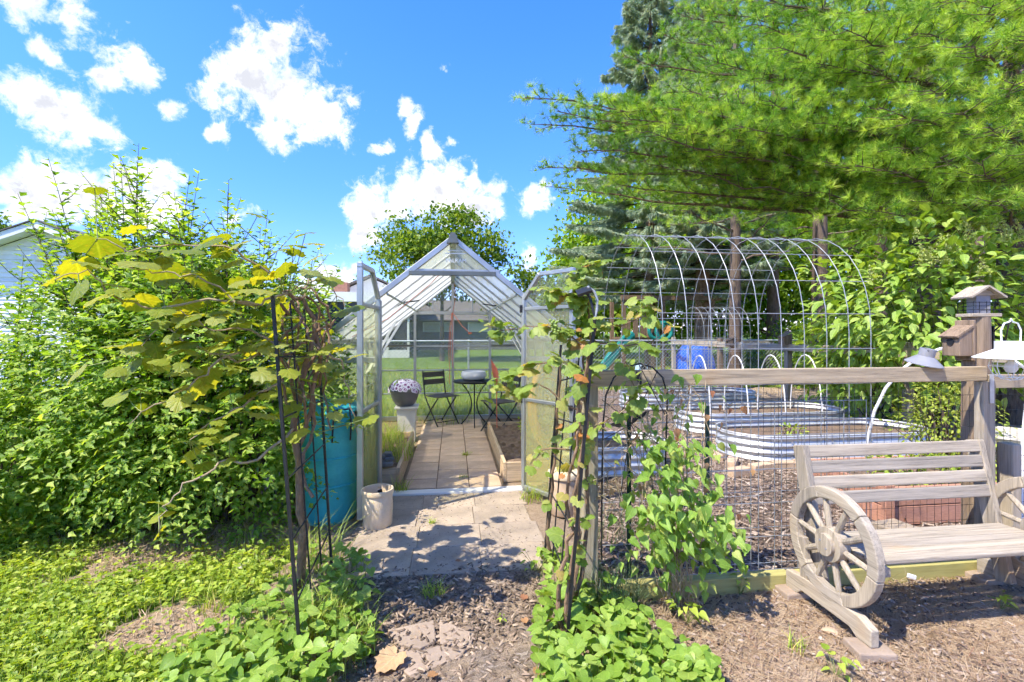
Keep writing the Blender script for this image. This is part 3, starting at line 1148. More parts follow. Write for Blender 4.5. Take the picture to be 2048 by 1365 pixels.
def nest_box(label, c, w, d, h, rz_=0.0, mat='nestbox_z', group='nest boxes'):
    t = thing('nest_box', label, 'nest box', c, rz_, group)
    # a sloping roof, high at the back (+x) and low in front
    body = [(-d / 2, -w / 2, 0), (d / 2, -w / 2, 0), (d / 2, -w / 2, h), (-d / 2, -w / 2, h * .74)]
    MB().prism(body, (0, w, 0)).build('body', MATS[mat], t, local=True, bevel=.004)
    a, b2 = Vector((-d / 2 - .022, 0, h * .74 - .012)), Vector((d / 2 + .004, 0, h + .012))
    MB().beam(a, b2, w + .012, .012).build('roof', MATS['nestbox_z'], t, local=True)
    MB().span((d / 2 + .001, -w / 2 - .002, -.03), (d / 2 + .022, w / 2 + .002, h + .05)).build('back_board', MATS[mat], t, local=True, bevel=.003)
    q_ = Matrix.Rotation(math.pi / 2, 3, 'Y')
    MB().lathe([(.022, -.004), (.022, .004)], (-d / 2 - .002, 0, h * .5), 14, rot=q_).build('entrance_hole', MATS['black_plastic'], t, local=True)
    return t


pb = AY(1910, 712, FY + .12)
nest_box('slope roofed wooden nest box on the log post beside the bird feeder', (3.385 - .074 - .020 - .0525, FY + .115, pb.z), .11, .095, .18)
nest_box('small wooden nest box on the tall post of the far rail fence', (6.19, 8.24, 1.27), .16, .13, .20)
nest_box('small wooden nest box midway along the far rail fence', (6.13, 9.9, 1.18), .16, .13, .20)

# bird feeder on the log post
bfz = 1.60
bf = thing('bird_feeder', 'small gable roofed wooden bird feeder with wire basket on the log post', 'bird feeder', (3.385, FY + .105, bfz), math.radians(-8))
bf.scale = (.60, .60, .74)
MB().span((-.155, -.10, 0), (.155, .10, .028)).build('tray', MATS['weathered_x'], bf, local=True, bevel=.004)
MB().span((-.075, -.055, .028), (.075, .055, .185)).build('hopper', MATS['grey_enamel'], bf, local=True)
for s in (-1, 1):
    MB().beam((0, s * 0, .262), (s * .185, 0, .165), .25, .016).build('roof_board', MATS['weathered_x'], bf, local=True)
for s in (-1, 1):
    MB().prism([(-.12, s * .075, .185), (.12, s * .075, .185), (0, s * .075, .245)], (0, .012, 0)).build('gable_board', MATS['rail_x'], bf, local=True)
wb = MB()
for zz in (.06, .092, .124):
    wb.tube([(-.14, -.09, zz), (.14, -.09, zz), (.14, .09, zz), (-.14, .09, zz)], .0028, 5, closed=True)
for x in (-.14, -.075, 0, .075, .14):
    for y in (-.09, .09):
        wb.tube([(x, y, .028), (x, y, .13)], .0028, 5)
wb.build('wire_basket', MATS['black_metal'], bf, local=True)


def solar_lantern(label, loc, shade_r, mat, cage, rot=None, handle=True):
    t = thing('solar_lantern', label, 'lantern', loc, 0, 'solar lanterns')
    if rot:
        t.rotation_euler = rot
    MB().lathe([(shade_r, 0), (shade_r, .004), (shade_r * .42, .052), (shade_r * .40, .048), (shade_r - .006, -.002)], n=32).build('shade', MATS[mat], t, True, True)
    MB().lathe([(shade_r * .42, .048), (shade_r * .42, .098), (shade_r * .36, .098), (shade_r * .36, .088), (.001, .088)], n=28).build('collar', MATS['ceramic_white' if cage else mat], t, True, True)
    MB().span((-.032, -.032, .088), (.032, .032, .092)).build('solar_panel', MATS['window_dark'], t, local=True)
    if handle:
        pts = [(-.062, 0, .08), (-.066, 0, .16), (-.045, 0, .20), (-.012, 0, .208), (0, 0, .225), (.012, 0, .208), (.045, 0, .20), (.066, 0, .16), (.062, 0, .08)]
        MB().tube(pts, .0045, 8).build('handle', MATS[mat], t, local=True, smooth=True)
    if cage:
        cg = MB()
        for k in range(8):
            a = math.pi * 2 * k / 8
            cg.tube([(rr * math.cos(a), rr * math.sin(a), z) for rr, z in ((.085, -.0), (.092, -.05), (.075, -.09), (.04, -.118), (0, -.126))], .0025, 5)
        for rr, z in ((.092, -.045), (.06, -.106)):
            cg.tube([(rr * math.cos(math.pi * 2 * k / 20), rr * math.sin(math.pi * 2 * k / 20), z) for k in range(20)], .0022, 5, closed=True)
        cg.build('cage', MATS[mat], t, local=True)
        MB().lathe([(.001, -.085), (.02, -.08), (.03, -.06), (.026, -.035), (.013, -.012), (.013, 0)], n=14).build('bulb', MATS['ceramic_white'], t, True, True)
    return t


wl = AT(2022, 717, 2.72)
solar_lantern('white wire caged lantern hanging from a hook on the log post', wl, .165, 'white_enamel', True)
gl_ = Vector((AT(1850, 722, 2.94).x, FY + .03, 1.303))
solar_lantern('grey shaded lantern tilted over the timber rail', gl_, .098, 'grey_enamel', False, (.22, .10, 0), handle=False)
hk = [(3.46, FY + .08, 1.50), (3.44, FY + .02, 1.545), (3.40, FY - .06, 1.55), (wl.x, wl.y, wl.z + .222)]
hk2 = [(3.46, FY + .08, 1.42), (3.45, FY + .0, 1.45), (wl.x - .01, wl.y, wl.z + .220)]
o = MB().tube(hk, .0045, 6).tube(hk2, .0035, 6).box((3.458, FY + .08, 1.46), (.008, .02, .16)).build('wall_hook', MATS['black_metal'], None)
tag(o, 'bent black wire hook on the log post holding the white lantern', 'hook')

# ---------------------------------------------------------------- wagon wheel bench
bn = thing('wagon_wheel_bench', 'weathered wooden garden bench with wagon wheel arms on rocker rails', 'bench', (2.57, 2.25, 0))
WX, WY = MATS['weathered_x'], MATS['weathered_y']
BX0, BX1 = 1.985, 3.165
for i in range(5):
    y = 2.065 + i * .074
    MB().span((BX0 + .01, y - .033, .385 - i * .004), (BX1 - .01, y + .033, .41 - i * .004)).build('seat_slat', WX, bn, bevel=.006)
for i in range(4):
    z = .565 + i * .0835
    y = 2.405 + (z - .4) * .22
    rot = Matrix.Rotation(-.22, 3, 'X')
    MB().box(((BX0 + BX1) / 2 + .012, y, z), (BX1 - BX0 - .03, .022, .068), rot).build('back_slat', WX, bn, bevel=.006)
for x in (BX0 + .02, BX1 - .005):
    MB().beam((x, 2.36, .06), (x, 2.43 + .455 * .22, .845), .04, .085, (0, -1, 0)).build('back_stile', MATS['weathered_z'], bn, bevel=.006)
for x in (BX0 + .05, BX1 - .05):
    MB().beam((x, 2.02, .362), (x, 2.42, .340), .04, .045).build('seat_bearer', WY, bn, bevel=.005)
MB().span((BX0 + .03, 2.045, .318), (BX0 + .11, 2.075, .362)).build('apron_end', WX, bn, bevel=.004)
MB().box((2.19, 2.03, .325), (.05, .008, .022), Matrix.Rotation(.35, 3, 'Y')).build('tag', MATS['white_paint'], bn, bevel=.003)


def wheel(x, s):
    cy_, cz = 2.228, .408
    ro, ri, th = .288, .228, .044
    hubm = MB()
    rotx = Matrix.Rotation(math.pi / 2 * s, 3, 'Y')
    hubm.lathe([(.085, -.03), (.088, .0), (.085, .028), (.055, .03), (.055, .052), (.0, .054)], (x, cy_, cz), 22, rot=rotx)
    w = hubm.build('wheel', MATS['weathered_z'], bn, smooth=True)
    for k in range(2):
        MB().lathe([(.006, 0), (.006, .003)], (x + s * .052, cy_ + .02 - .04 * k, cz + .016 - .03 * k), 8, rot=rotx).build('bolt', MATS['grey_enamel'], w)
    nseg = 6
    for k in range(nseg):
        a0, a1 = math.pi * 2 * k / nseg + .2, math.pi * 2 * (k + 1) / nseg + .2 - .005
        pts = []
        m_ = 7
        for rr, rev in ((ro, False), (ri, True)):
            row = [(x - th / 2, cy_ + rr * math.cos(a0 + (a1 - a0) * i / m_), cz + rr * math.sin(a0 + (a1 - a0) * i / m_)) for i in range(m_ + 1)]
            pts.append(row)
        seg = MB()
        b0 = 0
        V, Fc = [], []
        for i in range(m_ + 1):
            for (row) in pts:
                V.append(row[i])
                V.append((row[i][0] + th, row[i][1], row[i][2]))
        for i in range(m_):
            a, b_ = 4 * i, 4 * i + 4
            Fc += [(a, a + 1, b_ + 1, b_), (a + 2, b_ + 2, b_ + 3, a + 3), (a, b_, b_ + 2, a + 2), (a + 1, a + 3, b_ + 3, b_ + 1)]
        Fc += [(0, 2, 3, 1), (4 * m_, 4 * m_ + 1, 4 * m_ + 3, 4 * m_ + 2)]
        seg.poly(V, Fc).build('felloe', MATS['weathered_y'] if k % 3 else MATS['weathered_z'], w, bevel=.006)
    for k in range(10):
        a = math.pi * 2 * k / 10 + .12
        d = Vector((0, math.cos(a), math.sin(a)))
        c0 = Vector((x, cy_, cz))
        MB().tube([c0 + d * .075, c0 + d * .11, c0 + d * .18, c0 + d * .235], [.013, .016, .015, .012], 8).build('spoke', MATS['weathered_z'], w, smooth=True)
    return w


wheel(1.942, -1)
wheel(3.215, 1)
for x in (1.942, 3.215):
    pr = [(x - .022, 1.975, .035), (x - .022, 2.06, .035), (x - .022, 2.10, .062), (x - .022, 2.42, .062), (x - .022, 2.46, .03), (x - .022, 2.545, .03), (x - .022, 2.545, .125), (x - .022, 2.40, .145), (x - .022, 2.05, .145), (x - .022, 1.975, .115)]
    MB().prism(pr, (.044, 0, 0)).build('rocker_rail', WY, bn, bevel=.006)
    MB().beam((x, 2.40, .10), (x, 2.44, .36), .035, .06, (0, 1, 0)).build('leg', MATS['weathered_z'], bn, bevel=.005)
for (px, py, s, lab) in ((1728, 1302, .17, 'flat tan stone under the front foot of the bench rocker'), (1618, 1184, .15, 'flat stone under the rear foot of the bench by the kickboard'),
                         (1935, 1170, .17, 'flat stone under the far rear foot of the bench'), (2040, 1252, .16, 'flat stone at the far front foot of the bench, cut by the picture edge')):
    p = G(px, py)
    if py == 1302:
        p = Vector((1.935, 2.0, 0))
    if py == 1184:
        p = Vector((1.93, 2.50, 0))
    if py == 1170:
        p = Vector((3.21, 2.50, 0))
    if py == 1252:
        p = Vector((3.22, 2.01, 0))
    o = MB().box((p.x, p.y, .012), (s, s * .75, .044), Matrix.Rotation(R.uniform(-.2, .2), 3, 'Z')).build('foot_stone', MATS['flagstone'], None, bevel=.008)
    tag(o, lab, 'stone', 'stones under the bench')


def pebble(label, p, s, mat, flat=.55, name='stone'):
    mb = MB()
    seg, rings = 10, 6
    rr = random.Random(int(p[0] * 1000) ^ int(p[1] * 977))
    ph = [rr.uniform(0, 6.28) for _ in range(4)]
    prof = []
    V, Fc = [], []
    for i in range(rings + 1):
        th = math.pi * i / rings
        for k in range(seg):
            a = 2 * math.pi * k / seg
            q_ = 1 + .16 * math.sin(2 * a + ph[0]) + .1 * math.sin(3 * a + ph[1] + th) + .08 * math.sin(5 * a + ph[2])
            V.append((p[0] + s * q_ * math.sin(th) * math.cos(a), p[1] + s * .75 * q_ * math.sin(th) * math.sin(a), p[2] + s * flat * (1 - math.cos(th)) * .5 * 1.1 - .01))
    for i in range(rings):
        for k in range(seg):
            k2 = (k + 1) % seg
            Fc.append((i * seg + k, i * seg + k2, (i + 1) * seg + k2, (i + 1) * seg + k))
    o = mb.poly(V, Fc).build(name, MATS[mat], None, smooth=True)
    return tag(o, label, 'stone', 'loose stones')


pebble('rounded tan stone on the ground left of the bench rocker', G(1660, 1262), .038, 'brick_tan')
pebble('small white stone chip beside the rounded tan stone', G(1642, 1275), .018, 'stone_pale')
pebble('pale stone lying among weeds in front of the hibiscus', G(478, 1135), .05, 'stone_pale', .5)

# ---------------------------------------------------------------- crocks, can, things by the doors
def crock(label, p, r, h, mat, rimmat=None):
    t = thing('crock', label, 'crock', p, group='stoneware crocks')
    prof = [(r * .90, 0), (r * .96, .01), (r * .99, h * .5), (r * .97, h * .84), (r * .94, h * .87), (r * 1.05, h * .885), (r * 1.07, h * .95), (r * 1.03, h), (r * .93, h), (r * .91, h * .9), (r * .88, .03), (.001, .03)]
    MB().lathe(prof, n=36).build('body', MATS[mat], t, True, True)
    if rimmat:
        MB().lathe([(r * 1.075, h * .89), (r * 1.09, h * .95), (r * 1.04, h * 1.006), (r * .93, h * 1.006)], n=36).build('rim', MATS[rimmat], t, True, True)
    return t


crock('cream stoneware crock at the foot of the open left door', Vector((-.582, 3.80, .0)), .117, .285, 'stoneware')
trw = MB().box((0, 0, 0), (.05, .012, .11), Matrix.Rotation(.6, 3, 'X') @ Matrix.Rotation(.5, 3, 'Z')).tube([(0, 0, 0), (.03, .03, -.12)], .011, 8)
o = trw.build('trowel', MATS['black_plastic'], None)
o.location = Vector((-.56, 3.84, .15))
o.scale = (.7, .7, .7)
tag(o, 'dark trowel leaning inside the cream crock', 'trowel')
p = G(1122, 1040)
crock('tan pot with pale rim half hidden behind the right vine', Vector((p.x + .06, p.y + .15, 0)), .13, .34, 'brick_tan', 'stoneware')

tc_ = thing('storage_can', 'teal plastic bin with lid and wire handles left of the greenhouse door', 'bin', (-1.00, 4.02, 0))
MB().lathe([(.205, 0), (.215, .02), (.250, .78), (.262, .80), (.262, .835), (.255, .84), (.0, .84)], n=32).build('body', MATS['teal_plastic'], tc_, True, True)
for z in (.30, .52):
    MB().lathe([(.22 + z * .045, z - .008), (.226 + z * .045, z), (.22 + z * .045, z + .008)], n=32).build('rib', MATS['teal_plastic'], tc_, True, True)
MB().lathe([(.27, .842), (.285, .85), (.285, .885), (.27, .90), (.20, .935), (.19, .93), (.17, .955), (.06, .965), (.0, .965)], n=32).build('lid', MATS['teal_plastic'], tc_, True, True)
for a in (-1.0, 2.3):
    d = Vector((math.cos(a), math.sin(a), 0))
    sd = Vector((-d.y, d.x, 0))
    q_ = d * .275
    MB().tube([q_ - sd * .07 + Vector((0, 0, .66)), q_ - sd * .07 + d * .02 + Vector((0, 0, .80)), q_ - sd * .06 + d * .01 + Vector((0, 0, .905)), q_ + sd * .06 + d * .01 + Vector((0, 0, .905)), q_ + sd * .07 + d * .02 + Vector((0, 0, .80)), q_ + sd * .07 + Vector((0, 0, .66))], .007, 8).build('wire_handle', MATS['black_metal'], tc_, local=True)

# ---------------------------------------------------------------- inside the greenhouse
def planter(label, x0, x1, y0, y1, h, mat='lumber'):
    t = thing('planter_bed', label, 'planter bed', ((x0 + x1) / 2, (y0 + y1) / 2, 0), group='planting beds in the greenhouse')
    w = .035
    MB().span((x0, y0, 0), (x0 + w, y1, h)).build('side_board', MATS[mat + '_y'], t, bevel=.004)
    MB().span((x1 - w, y0, 0), (x1, y1, h)).build('side_board', MATS[mat + '_y'], t, bevel=.004)
    MB().span((x0 + w + .002, y0 + .002, 0), (x1 - w - .002, y0 + w, h - .004)).build('end_board', MATS[mat + '_x'], t, bevel=.004)
    MB().span((x0 + w + .002, y1 - w, 0), (x1 - w - .002, y1 - .002, h - .004)).build('end_board', MATS[mat + '_x'], t, bevel=.004)
    V, Fc = [], []
    n_ = 12
    for i in range(n_ + 1):
        for j in range(n_ * 3 + 1):
            V.append((x0 + w + (x1 - x0 - 2 * w) * i / n_, y0 + w + (y1 - y0 - 2 * w) * j / (n_ * 3), h - .05 + R.uniform(-.02, .02)))
    m_ = n_ * 3 + 1
    for i in range(n_):
        for j in range(n_ * 3):
            Fc.append((i * m_ + j, (i + 1) * m_ + j, (i + 1) * m_ + j + 1, i * m_ + j + 1))
    MB().poly(V, Fc).build('soil', MATS['soil'], t)
    return t


planter('wooden bed of weeds along the left inside of the greenhouse', -1.17, -.505, 4.66, 6.35, .20)
planter('wooden bed of bare soil along the right inside of the greenhouse', .50, 1.17, 4.72, 6.9, .20)

rk = MB()
for i in range(6):
    rk.box((-.64 + R.uniform(-.05, .05), 4.72 + R.uniform(-.03, .04), .225 + .018 * i), (.12 - .01 * i, .10, .03), Matrix.Rotation(R.uniform(-.6, .6), 3, 'Z'))
o = rk.build('stone_ornament', MATS['stone_grey'], None, bevel=.01)
tag(o, 'dark grey stone ornament at the front of the left greenhouse bed', 'ornament')

pd = thing('pedestal', 'white tapered pedestal under the pot of petunias', 'pedestal', (-.63, 6.72, 0))
MB().box((0, 0, .23), (.22, .22, .46), taper=1.15).build('column', MATS['white_paint'], pd, local=True)
MB().span((-.155, -.155, .455), (.155, .155, .485)).build('cap', MATS['white_paint'], pd, local=True, bevel=.004)
fp = thing('flower_pot', 'grey pot of pale purple-eyed petunias on the white pedestal', 'flower pot', (-.66, 6.72, .486))
MB().lathe([(.10, 0), (.12, .01), (.175, .10), (.195, .19), (.20, .205), (.185, .205), (.17, .17), (.001, .17)], n=28).build('pot', MATS['pot_grey'], fp, True, True)
m, nt, out = newmat('petunia')
oi = nt.add('ShaderNodeAttribute', attribute_name='rnd').outputs['Fac']
tcn = nt.add('ShaderNodeObjectInfo').outputs['Random']
b = nt.add('ShaderNodeBsdfPrincipled')
nt.link(nt.ramp(oi, [(0, (.12, .02, .10)), (.22, (.30, .08, .26)), (.42, (.80, .72, .80)), (1, (.86, .82, .86))]), b.inputs['Base Color'])
b.inputs['Roughness'].default_value = .6
nt.link(b.outputs[0], out.inputs[0])
# petunia: a five-lobed trumpet, dark throat, pale lip
fv, ff, fr = [], [], []
nseg = 15
for ri_, (r_, z_, c_) in enumerate(((.05, -.35, .0), (.30, -.02, .08), (.60, .05, .30), (1.0, -.05, 1.0))):
    for k in range(nseg):
        a = 2 * math.pi * k / nseg
        q_ = r_ * (1 + (.12 if ri_ == 3 else 0) * math.cos(5 * a))
        fv.append((q_ * math.cos(a), q_ * math.sin(a), z_))
        fr.append(c_)
for i in range(3):
    for k in range(nseg):
        k2 = (k + 1) % nseg
        ff += [(i * nseg + k, i * nseg + k2, (i + 1) * nseg + k2), (i * nseg + k, (i + 1) * nseg + k2, (i + 1) * nseg + k)]
pet = bigmesh('flower', np.array(fv), np.array(ff), MATS['petunia'], np.array(fr))
nfl = 95
dirs = rand_unit(nfl * 3, .45)
dirs = dirs[dirs[:, 2] > -.12][:nfl]
for d in dirs:
    o = linkobj('flower', pet, fp)
    q_ = Vector(d).to_track_quat('Z', 'Y')
    o.matrix_basis = Matrix.Translation(Vector((d[0] * .225, d[1] * .225, .215 + d[2] * .15))) @ q_.to_matrix().to_4x4() @ Matrix.Scale(R.uniform(.028, .040), 4)


def folding_chair(label, loc, rz_):
    t = thing('folding_chair', label, 'chair', loc, rz_, 'folding bistro chairs')
    mt = MATS['black_metal']
    wd = MATS['chair_wood']
    w = .20
    for s in (-1, 1):
        # front foot to top of the back; rear foot to the seat front (X-frame)
        MB().tube([(s * w, -.21, 0), (s * w, .05, .30), (s * w, .17, .45), (s * w, .235, .86)], .011, 8).build('leg', mt, t, local=True)
        MB().tube([(s * (w - .025), .24, 0), (s * (w - .025), .02, .25), (s * (w - .025), -.17, .44)], .011, 8).build('leg', mt, t, local=True)
    for k in range(6):
        y = -.18 + k * .063
        MB().span((-w - .012, y - .027, .452), (w + .012, y + .027, .468)).build('seat_slat', wd, t, local=True, bevel=.004)
    for z in (.665, .785):
        MB().box((0, .205 + (z - .65) * .17, z + .005), (2 * w + .03, .016, .085), Matrix.Rotation(-.17, 3, 'X')).build('back_slat', wd, t, local=True, bevel=.004)
    MB().tube([(-w, -.16, .06), (w, -.16, .06)], .007, 6).build('stretcher', mt, t, local=True)
    MB().tube([(-w + .02, .21, .035), (w - .02, .21, .035)], .007, 6).build('stretcher', mt, t, local=True)
    return t


folding_chair('dark slatted folding chair left of the round table', (-.19, 7.82, .012), math.radians(35))
folding_chair('dark slatted folding chair nearest the door, right of the round table', (.70, 7.08, .012), math.radians(-58))
tb = thing('bistro_table', 'small round dark metal table at the back of the greenhouse', 'table', (.34, 7.62, .012))
MB().lathe([(.33, .69), (.335, .70), (.335, .715), (.325, .72), (.001, .72)], n=36).build('top', MATS['black_metal'], tb, True, True)
for k in range(3):
    a = math.pi * 2 * k / 3 + .5
    d = Vector((math.cos(a), math.sin(a), 0))
    MB().tube(bez(d * .24, d * -.16 + Vector((0, 0, .36)), d * .27 + Vector((0, 0, .69)), 9), .010, 7).build('leg', MATS['black_metal'], tb, local=True)
bw = thing('bowl', 'low white ceramic bowl with dark base on the round table', 'bowl', (.33, 7.60, .732))
MB().lathe([(.15, .0), (.165, .012), (.175, .03)], n=30).build('base', MATS['pot_grey'], bw, True, True)
MB().lathe([(.172, .028), (.195, .06), (.20, .10), (.185, .145), (.17, .148), (.165, .11), (.001, .10)], n=30).build('body', MATS['ceramic_white'], bw, True, True)

# cords and hose
crd = MB()
for dx, zt in ((-.03, 1.02), (-.055, .62), (.0, .9)):
    crd.tube(wiggle([(dx * .3, YB - .10, 1.83), (dx - .01, YB - .11, 1.4), (dx, YB - .10, zt)], .006), .005, 6)
crd.tube(wiggle([(0, YB - .12, 1.82), (.16, YB - .3, 1.60), (.26, YB - .4, 1.50)], .004), .006, 6).box((.28, YB - .41, 1.485), (.06, .03, .03))
crd.tube(wiggle([(-.1, YF + 1.0, 2.2), (-.35, YF + 1.1, 1.98), (-.72, YF + 1.0, 1.66), (-1.1, YF + .9, 1.45)], .006), .004, 6)
crd.tube([(0, YB - .1, 1.83), (.04, YB - .3, 2.05), (.03, YB - .6, 2.28)], .004, 6)
o = crd.build('extension_cord', MATS['cord_red'], None)
tag(o, 'orange red cord looped from the back frame of the greenhouse', 'cord')
hs = MB()
for k in range(5):
    r0 = .13 + .012 * k
    hs.tube([(.93 + r0 * math.sin(a) + .01 * math.sin(3 * a + k), YF + .10 + .012 * k, .80 + (r0 * 1.9 + .02 * k) * math.cos(a) * (1 if math.cos(a) > 0 else 1.1)) for a in [2 * math.pi * i / 28 for i in range(28)]], .008, 7, closed=True)
o = hs.build('hose', MATS['hose_yellow'], None, smooth=True)
tag(o, 'yellow hose coiled inside the greenhouse behind the right door', 'hose')

# ---------------------------------------------------------------- arbor sides (black metal), trellis, solar light
def arbor(label, feet, tops, lean):
    t = thing('arbor_side', label, 'arbor', feet[0], group='two sides of the metal arbor')
    bm_ = MATS['black_metal']
    for f, tp in zip(feet, tops):
        MB().beam(f, tp, .0135, .0135).build('post', bm_, t)
    n_ = 6
    for k in range(1, n_):
        u = k / n_
        a = Vector(feet[0]).lerp(Vector(tops[0]), u)
        b_ = Vector(feet[1]).lerp(Vector(tops[1]), u)
        MB().tube([a, b_], .0045, 6).build('rung', bm_, t)
    for v in (.33, .66):
        a = Vector(feet[0]).lerp(Vector(feet[1]), v)
        b_ = Vector(tops[0]).lerp(Vector(tops[1]), v)
        MB().tube([a.lerp(b_, .12), b_], .0045, 6).build('rod', bm_, t)
    return t


f0, f1 = G(602, 1330), G(664, 1148)
t0_, t1_ = AY(545, 592, f0.y + .03), AY(633, 626, f1.y - .02)
arbor('black metal arbor side leaning under the big grape vine', (f0, f1), (t0_, t1_), 0)
g0, g1 = G(1133, 1290), G(1088, 1130)
u0, u1 = AY(1189, 640, g0.y + .04), AY(1122, 690, g1.y)
ab2 = arbor('black metal arbor side under the small-leaved vine by the fence end', (g0, g1), (u0, u1), 0)
MB().tube([u0, u0 + Vector((.012, 0, .05)), u0 + Vector((.014, 0, .10)), u0 + Vector((-.002, 0, .14)), u0 + Vector((-.03, .02, .165))], .007, 8).build('bent_end', MATS['wire_metal'], ab2, smooth=True)
p = AT(1168, 583, 2.34)
sl = MB().box(p, (.075, .055, .014), Matrix.Rotation(.5, 3, 'X') @ Matrix.Rotation(-.35, 3, 'Y')).tube([p, p + Vector((.03, 0, -.03)), (u0.x, u0.y, u0.z + .02)], .007, 6)
o = sl.build('solar_light', MATS['black_plastic'], None)
tag(o, 'small black solar light panel on top of the right vine', 'light')

# arched iron trellis with leaves in front of the rail
tq = thing('iron_trellis', 'black arched iron trellis with metal leaves in front of the timber rail', 'trellis', (1.0, 2.5, 0))
Y_ = 2.50
ap = [AY(x, y, Y_) for x, y in ((1203, 1120), (1204, 960), (1206, 850), (1212, 790), (1228, 755), (1255, 733), (1280, 728), (1305, 735), (1325, 755), (1335, 790), (1333, 850), (1330, 960), (1326, 1120))]
ap = [Vector((q_.x, Y_, max(q_.z, 0.02))) for q_ in ap]
MB().tube(ap, .0048, 8).build('frame', MATS['black_metal'], tq, smooth=True)
for a, b_ in (((1204, 800), (1330, 900)), ((1205, 830), (1260, 855)), ((1278, 730), (1330, 830)), ((1205, 880), (1262, 850)), ((1262, 850), (1240, 1000)), ((1315, 742), (1262, 850)), ((1262, 850), (1325, 960))):
    MB().tube([AY(*a, Y_), AY(*b_, Y_ + .008)], .0025, 6).build('rod', MATS['black_metal'], tq)
for (x, y, ang) in ((1262, 850, .9), (1250, 852, 3.0), (1283, 772, 1.9), (1275, 840, .6), (1262, 845, 2.4)):
    c0 = AY(x, y, Y_ - .008)
    d = Vector((math.cos(ang), 0, math.sin(ang)))
    sd = Vector((-d.z, 0, d.x))
    MB().prism([c0, c0 + d * .03 + sd * .014, c0 + d * .07 + sd * .010, c0 + d * .085, c0 + d * .06 - sd * .012, c0 + d * .03 - sd * .012], (0, .004, 0)).build('metal_leaf', MATS['black_metal'], tq)

# ---------------------------------------------------------------- corrugated raised beds
def metal_bed(label, x0, x1, y0, y1, h):
    t = thing('raised_bed', label, 'raised bed', ((x0 + x1) / 2, (y0 + y1) / 2, 0), group='corrugated metal raised beds')
    r = min((y1 - y0), (x1 - x0)) * .48
    cx0, cx1 = x0 + r, x1 - r
    ym = (y0 + y1) / 2
    ry = (y1 - y0) / 2

    def outline(off):
        P = []
        for k in range(13):
            a = -math.pi / 2 + math.pi * k / 12
            P.append((cx1 + (r + off) * math.cos(a), ym + (ry + off) * math.sin(a)))
        for k in range(13):
            a = math.pi / 2 + math.pi * k / 12
            P.append((cx0 + (r + off) * math.cos(a), ym + (ry + off) * math.sin(a)))
        return P
    rows = 24
    V, Fc = [], []
    for i in range(rows + 1):
        z = h * i / rows
        off = .014 * math.sin(2 * math.pi * 3.5 * i / rows)
        V += [(x, y, z) for x, y in outline(off)]
    n_ = 26
    for i in range(rows):
        for k in range(n_):
            k2 = (k + 1) % n_
            Fc.append((i * n_ + k, i * n_ + k2, (i + 1) * n_ + k2, (i + 1) * n_ + k))
    MB().poly(V, Fc).build('wall', MATS['galvanised'], t, smooth=True)
    pts = [(x, y, h) for x, y in outline(.002)]
    MB().tube(pts, .012, 8, closed=True).build('rim', MATS['galvanised'], t, smooth=True)
    P = outline(-.02)
    c_ = ((x0 + x1) / 2, ym, h * .72)
    V = [c_] + [(x, y, h * .70) for x, y in P]
    MB().poly(V, [(0, 1 + k, 1 + (k + 1) % n_) for k in range(n_)]).build('soil', MATS['soil'], t)
    for x in np.linspace(cx0 + .1, cx1 - .1, 4):
        for z in (h * .2, h * .78):
            MB().box((x, y0 - .012, z), (.014, .012, .014)).build('bolt', MATS['galvanised'], t)
    return t


metal_bed('nearest oval corrugated metal bed, beyond the bench', 3.30, 5.95, 5.02, 5.98, .30)
metal_bed('middle oval corrugated metal bed with white hoops', 3.45, 6.10, 6.50, 7.45, .30)
metal_bed('farthest oval corrugated metal bed near the chain-link', 3.35, 6.15, 8.7, 9.7, .30)
metal_bed('short corrugated metal bed behind the left fence post', 1.12, 2.35, 4.75, 5.5, .30)
# edging bricks by the nearest bed
eb = [((3.32, 4.78), .2), ((3.62, 4.83), -.1), ((3.92, 4.86), .05), ((3.12, 5.0), .9), ((3.08, 5.3), 1.4), ((4.28, 4.86), .02), ((2.98, 4.66), .3)]
ORD = ['first', 'second', 'third', 'fourth', 'fifth', 'sixth', 'seventh']
eb.sort(key=lambda e: AT(0, 0, 1).x * 0 + e[0][0] / e[0][1])
for i, ((x, y), a) in enumerate(eb):
    o = MB().box((0, 0, .035), (.27, .11, .085), Matrix.Rotation(a, 3, 'Z')).build('edging_brick', MATS['brick_tan'], None, bevel=.008)
    o.location = (x, y, -.008)
    tag(o, 'tan edging brick along the nearest metal bed, %s counted from the left' % ORD[i], 'brick', 'edging bricks of the nearest metal bed')


def hoop(label, a, b_, h, r=.012):
    a, b_ = Vector(a), Vector(b_)
    pts = []
    for i in range(15):
        u = math.pi * i / 14
        p_ = a.lerp(b_, .5 - .5 * math.cos(u))
        p_.z = h * math.sin(u) ** .8 + .02
        pts.append(p_)
    o = MB().tube(pts, r, 8).build('bed_hoop', MATS['pvc'], None, smooth=True)
    return tag(o, label, 'hoop', 'white plastic bed hoops')


for x, w in ((3.75, 'left'), (4.35, 'second'), (4.95, 'third'), (5.55, 'right end')):
    hoop({'left': 'white plastic hoop at the left end of the middle metal bed', 'second': 'second white hoop from the left over the middle metal bed',
          'third': 'third white hoop from the left over the middle metal bed', 'right end': 'white plastic hoop at the right end of the middle metal bed'}[w], (x, 6.55, 0), (x + .12, 7.40, 0), 1.12, .009)
a = AY(1682, 900, 4.6)
hoop('tall white hoop arching up behind the bench', (a.x, 4.3, 0), (a.x + 1.35, 3.55, 0), 1.35, .014)
hoop('white hoop at the picture edge behind the white lantern', (4.35, 3.15, 0), (5.4, 3.6, 0), 1.30, .014)

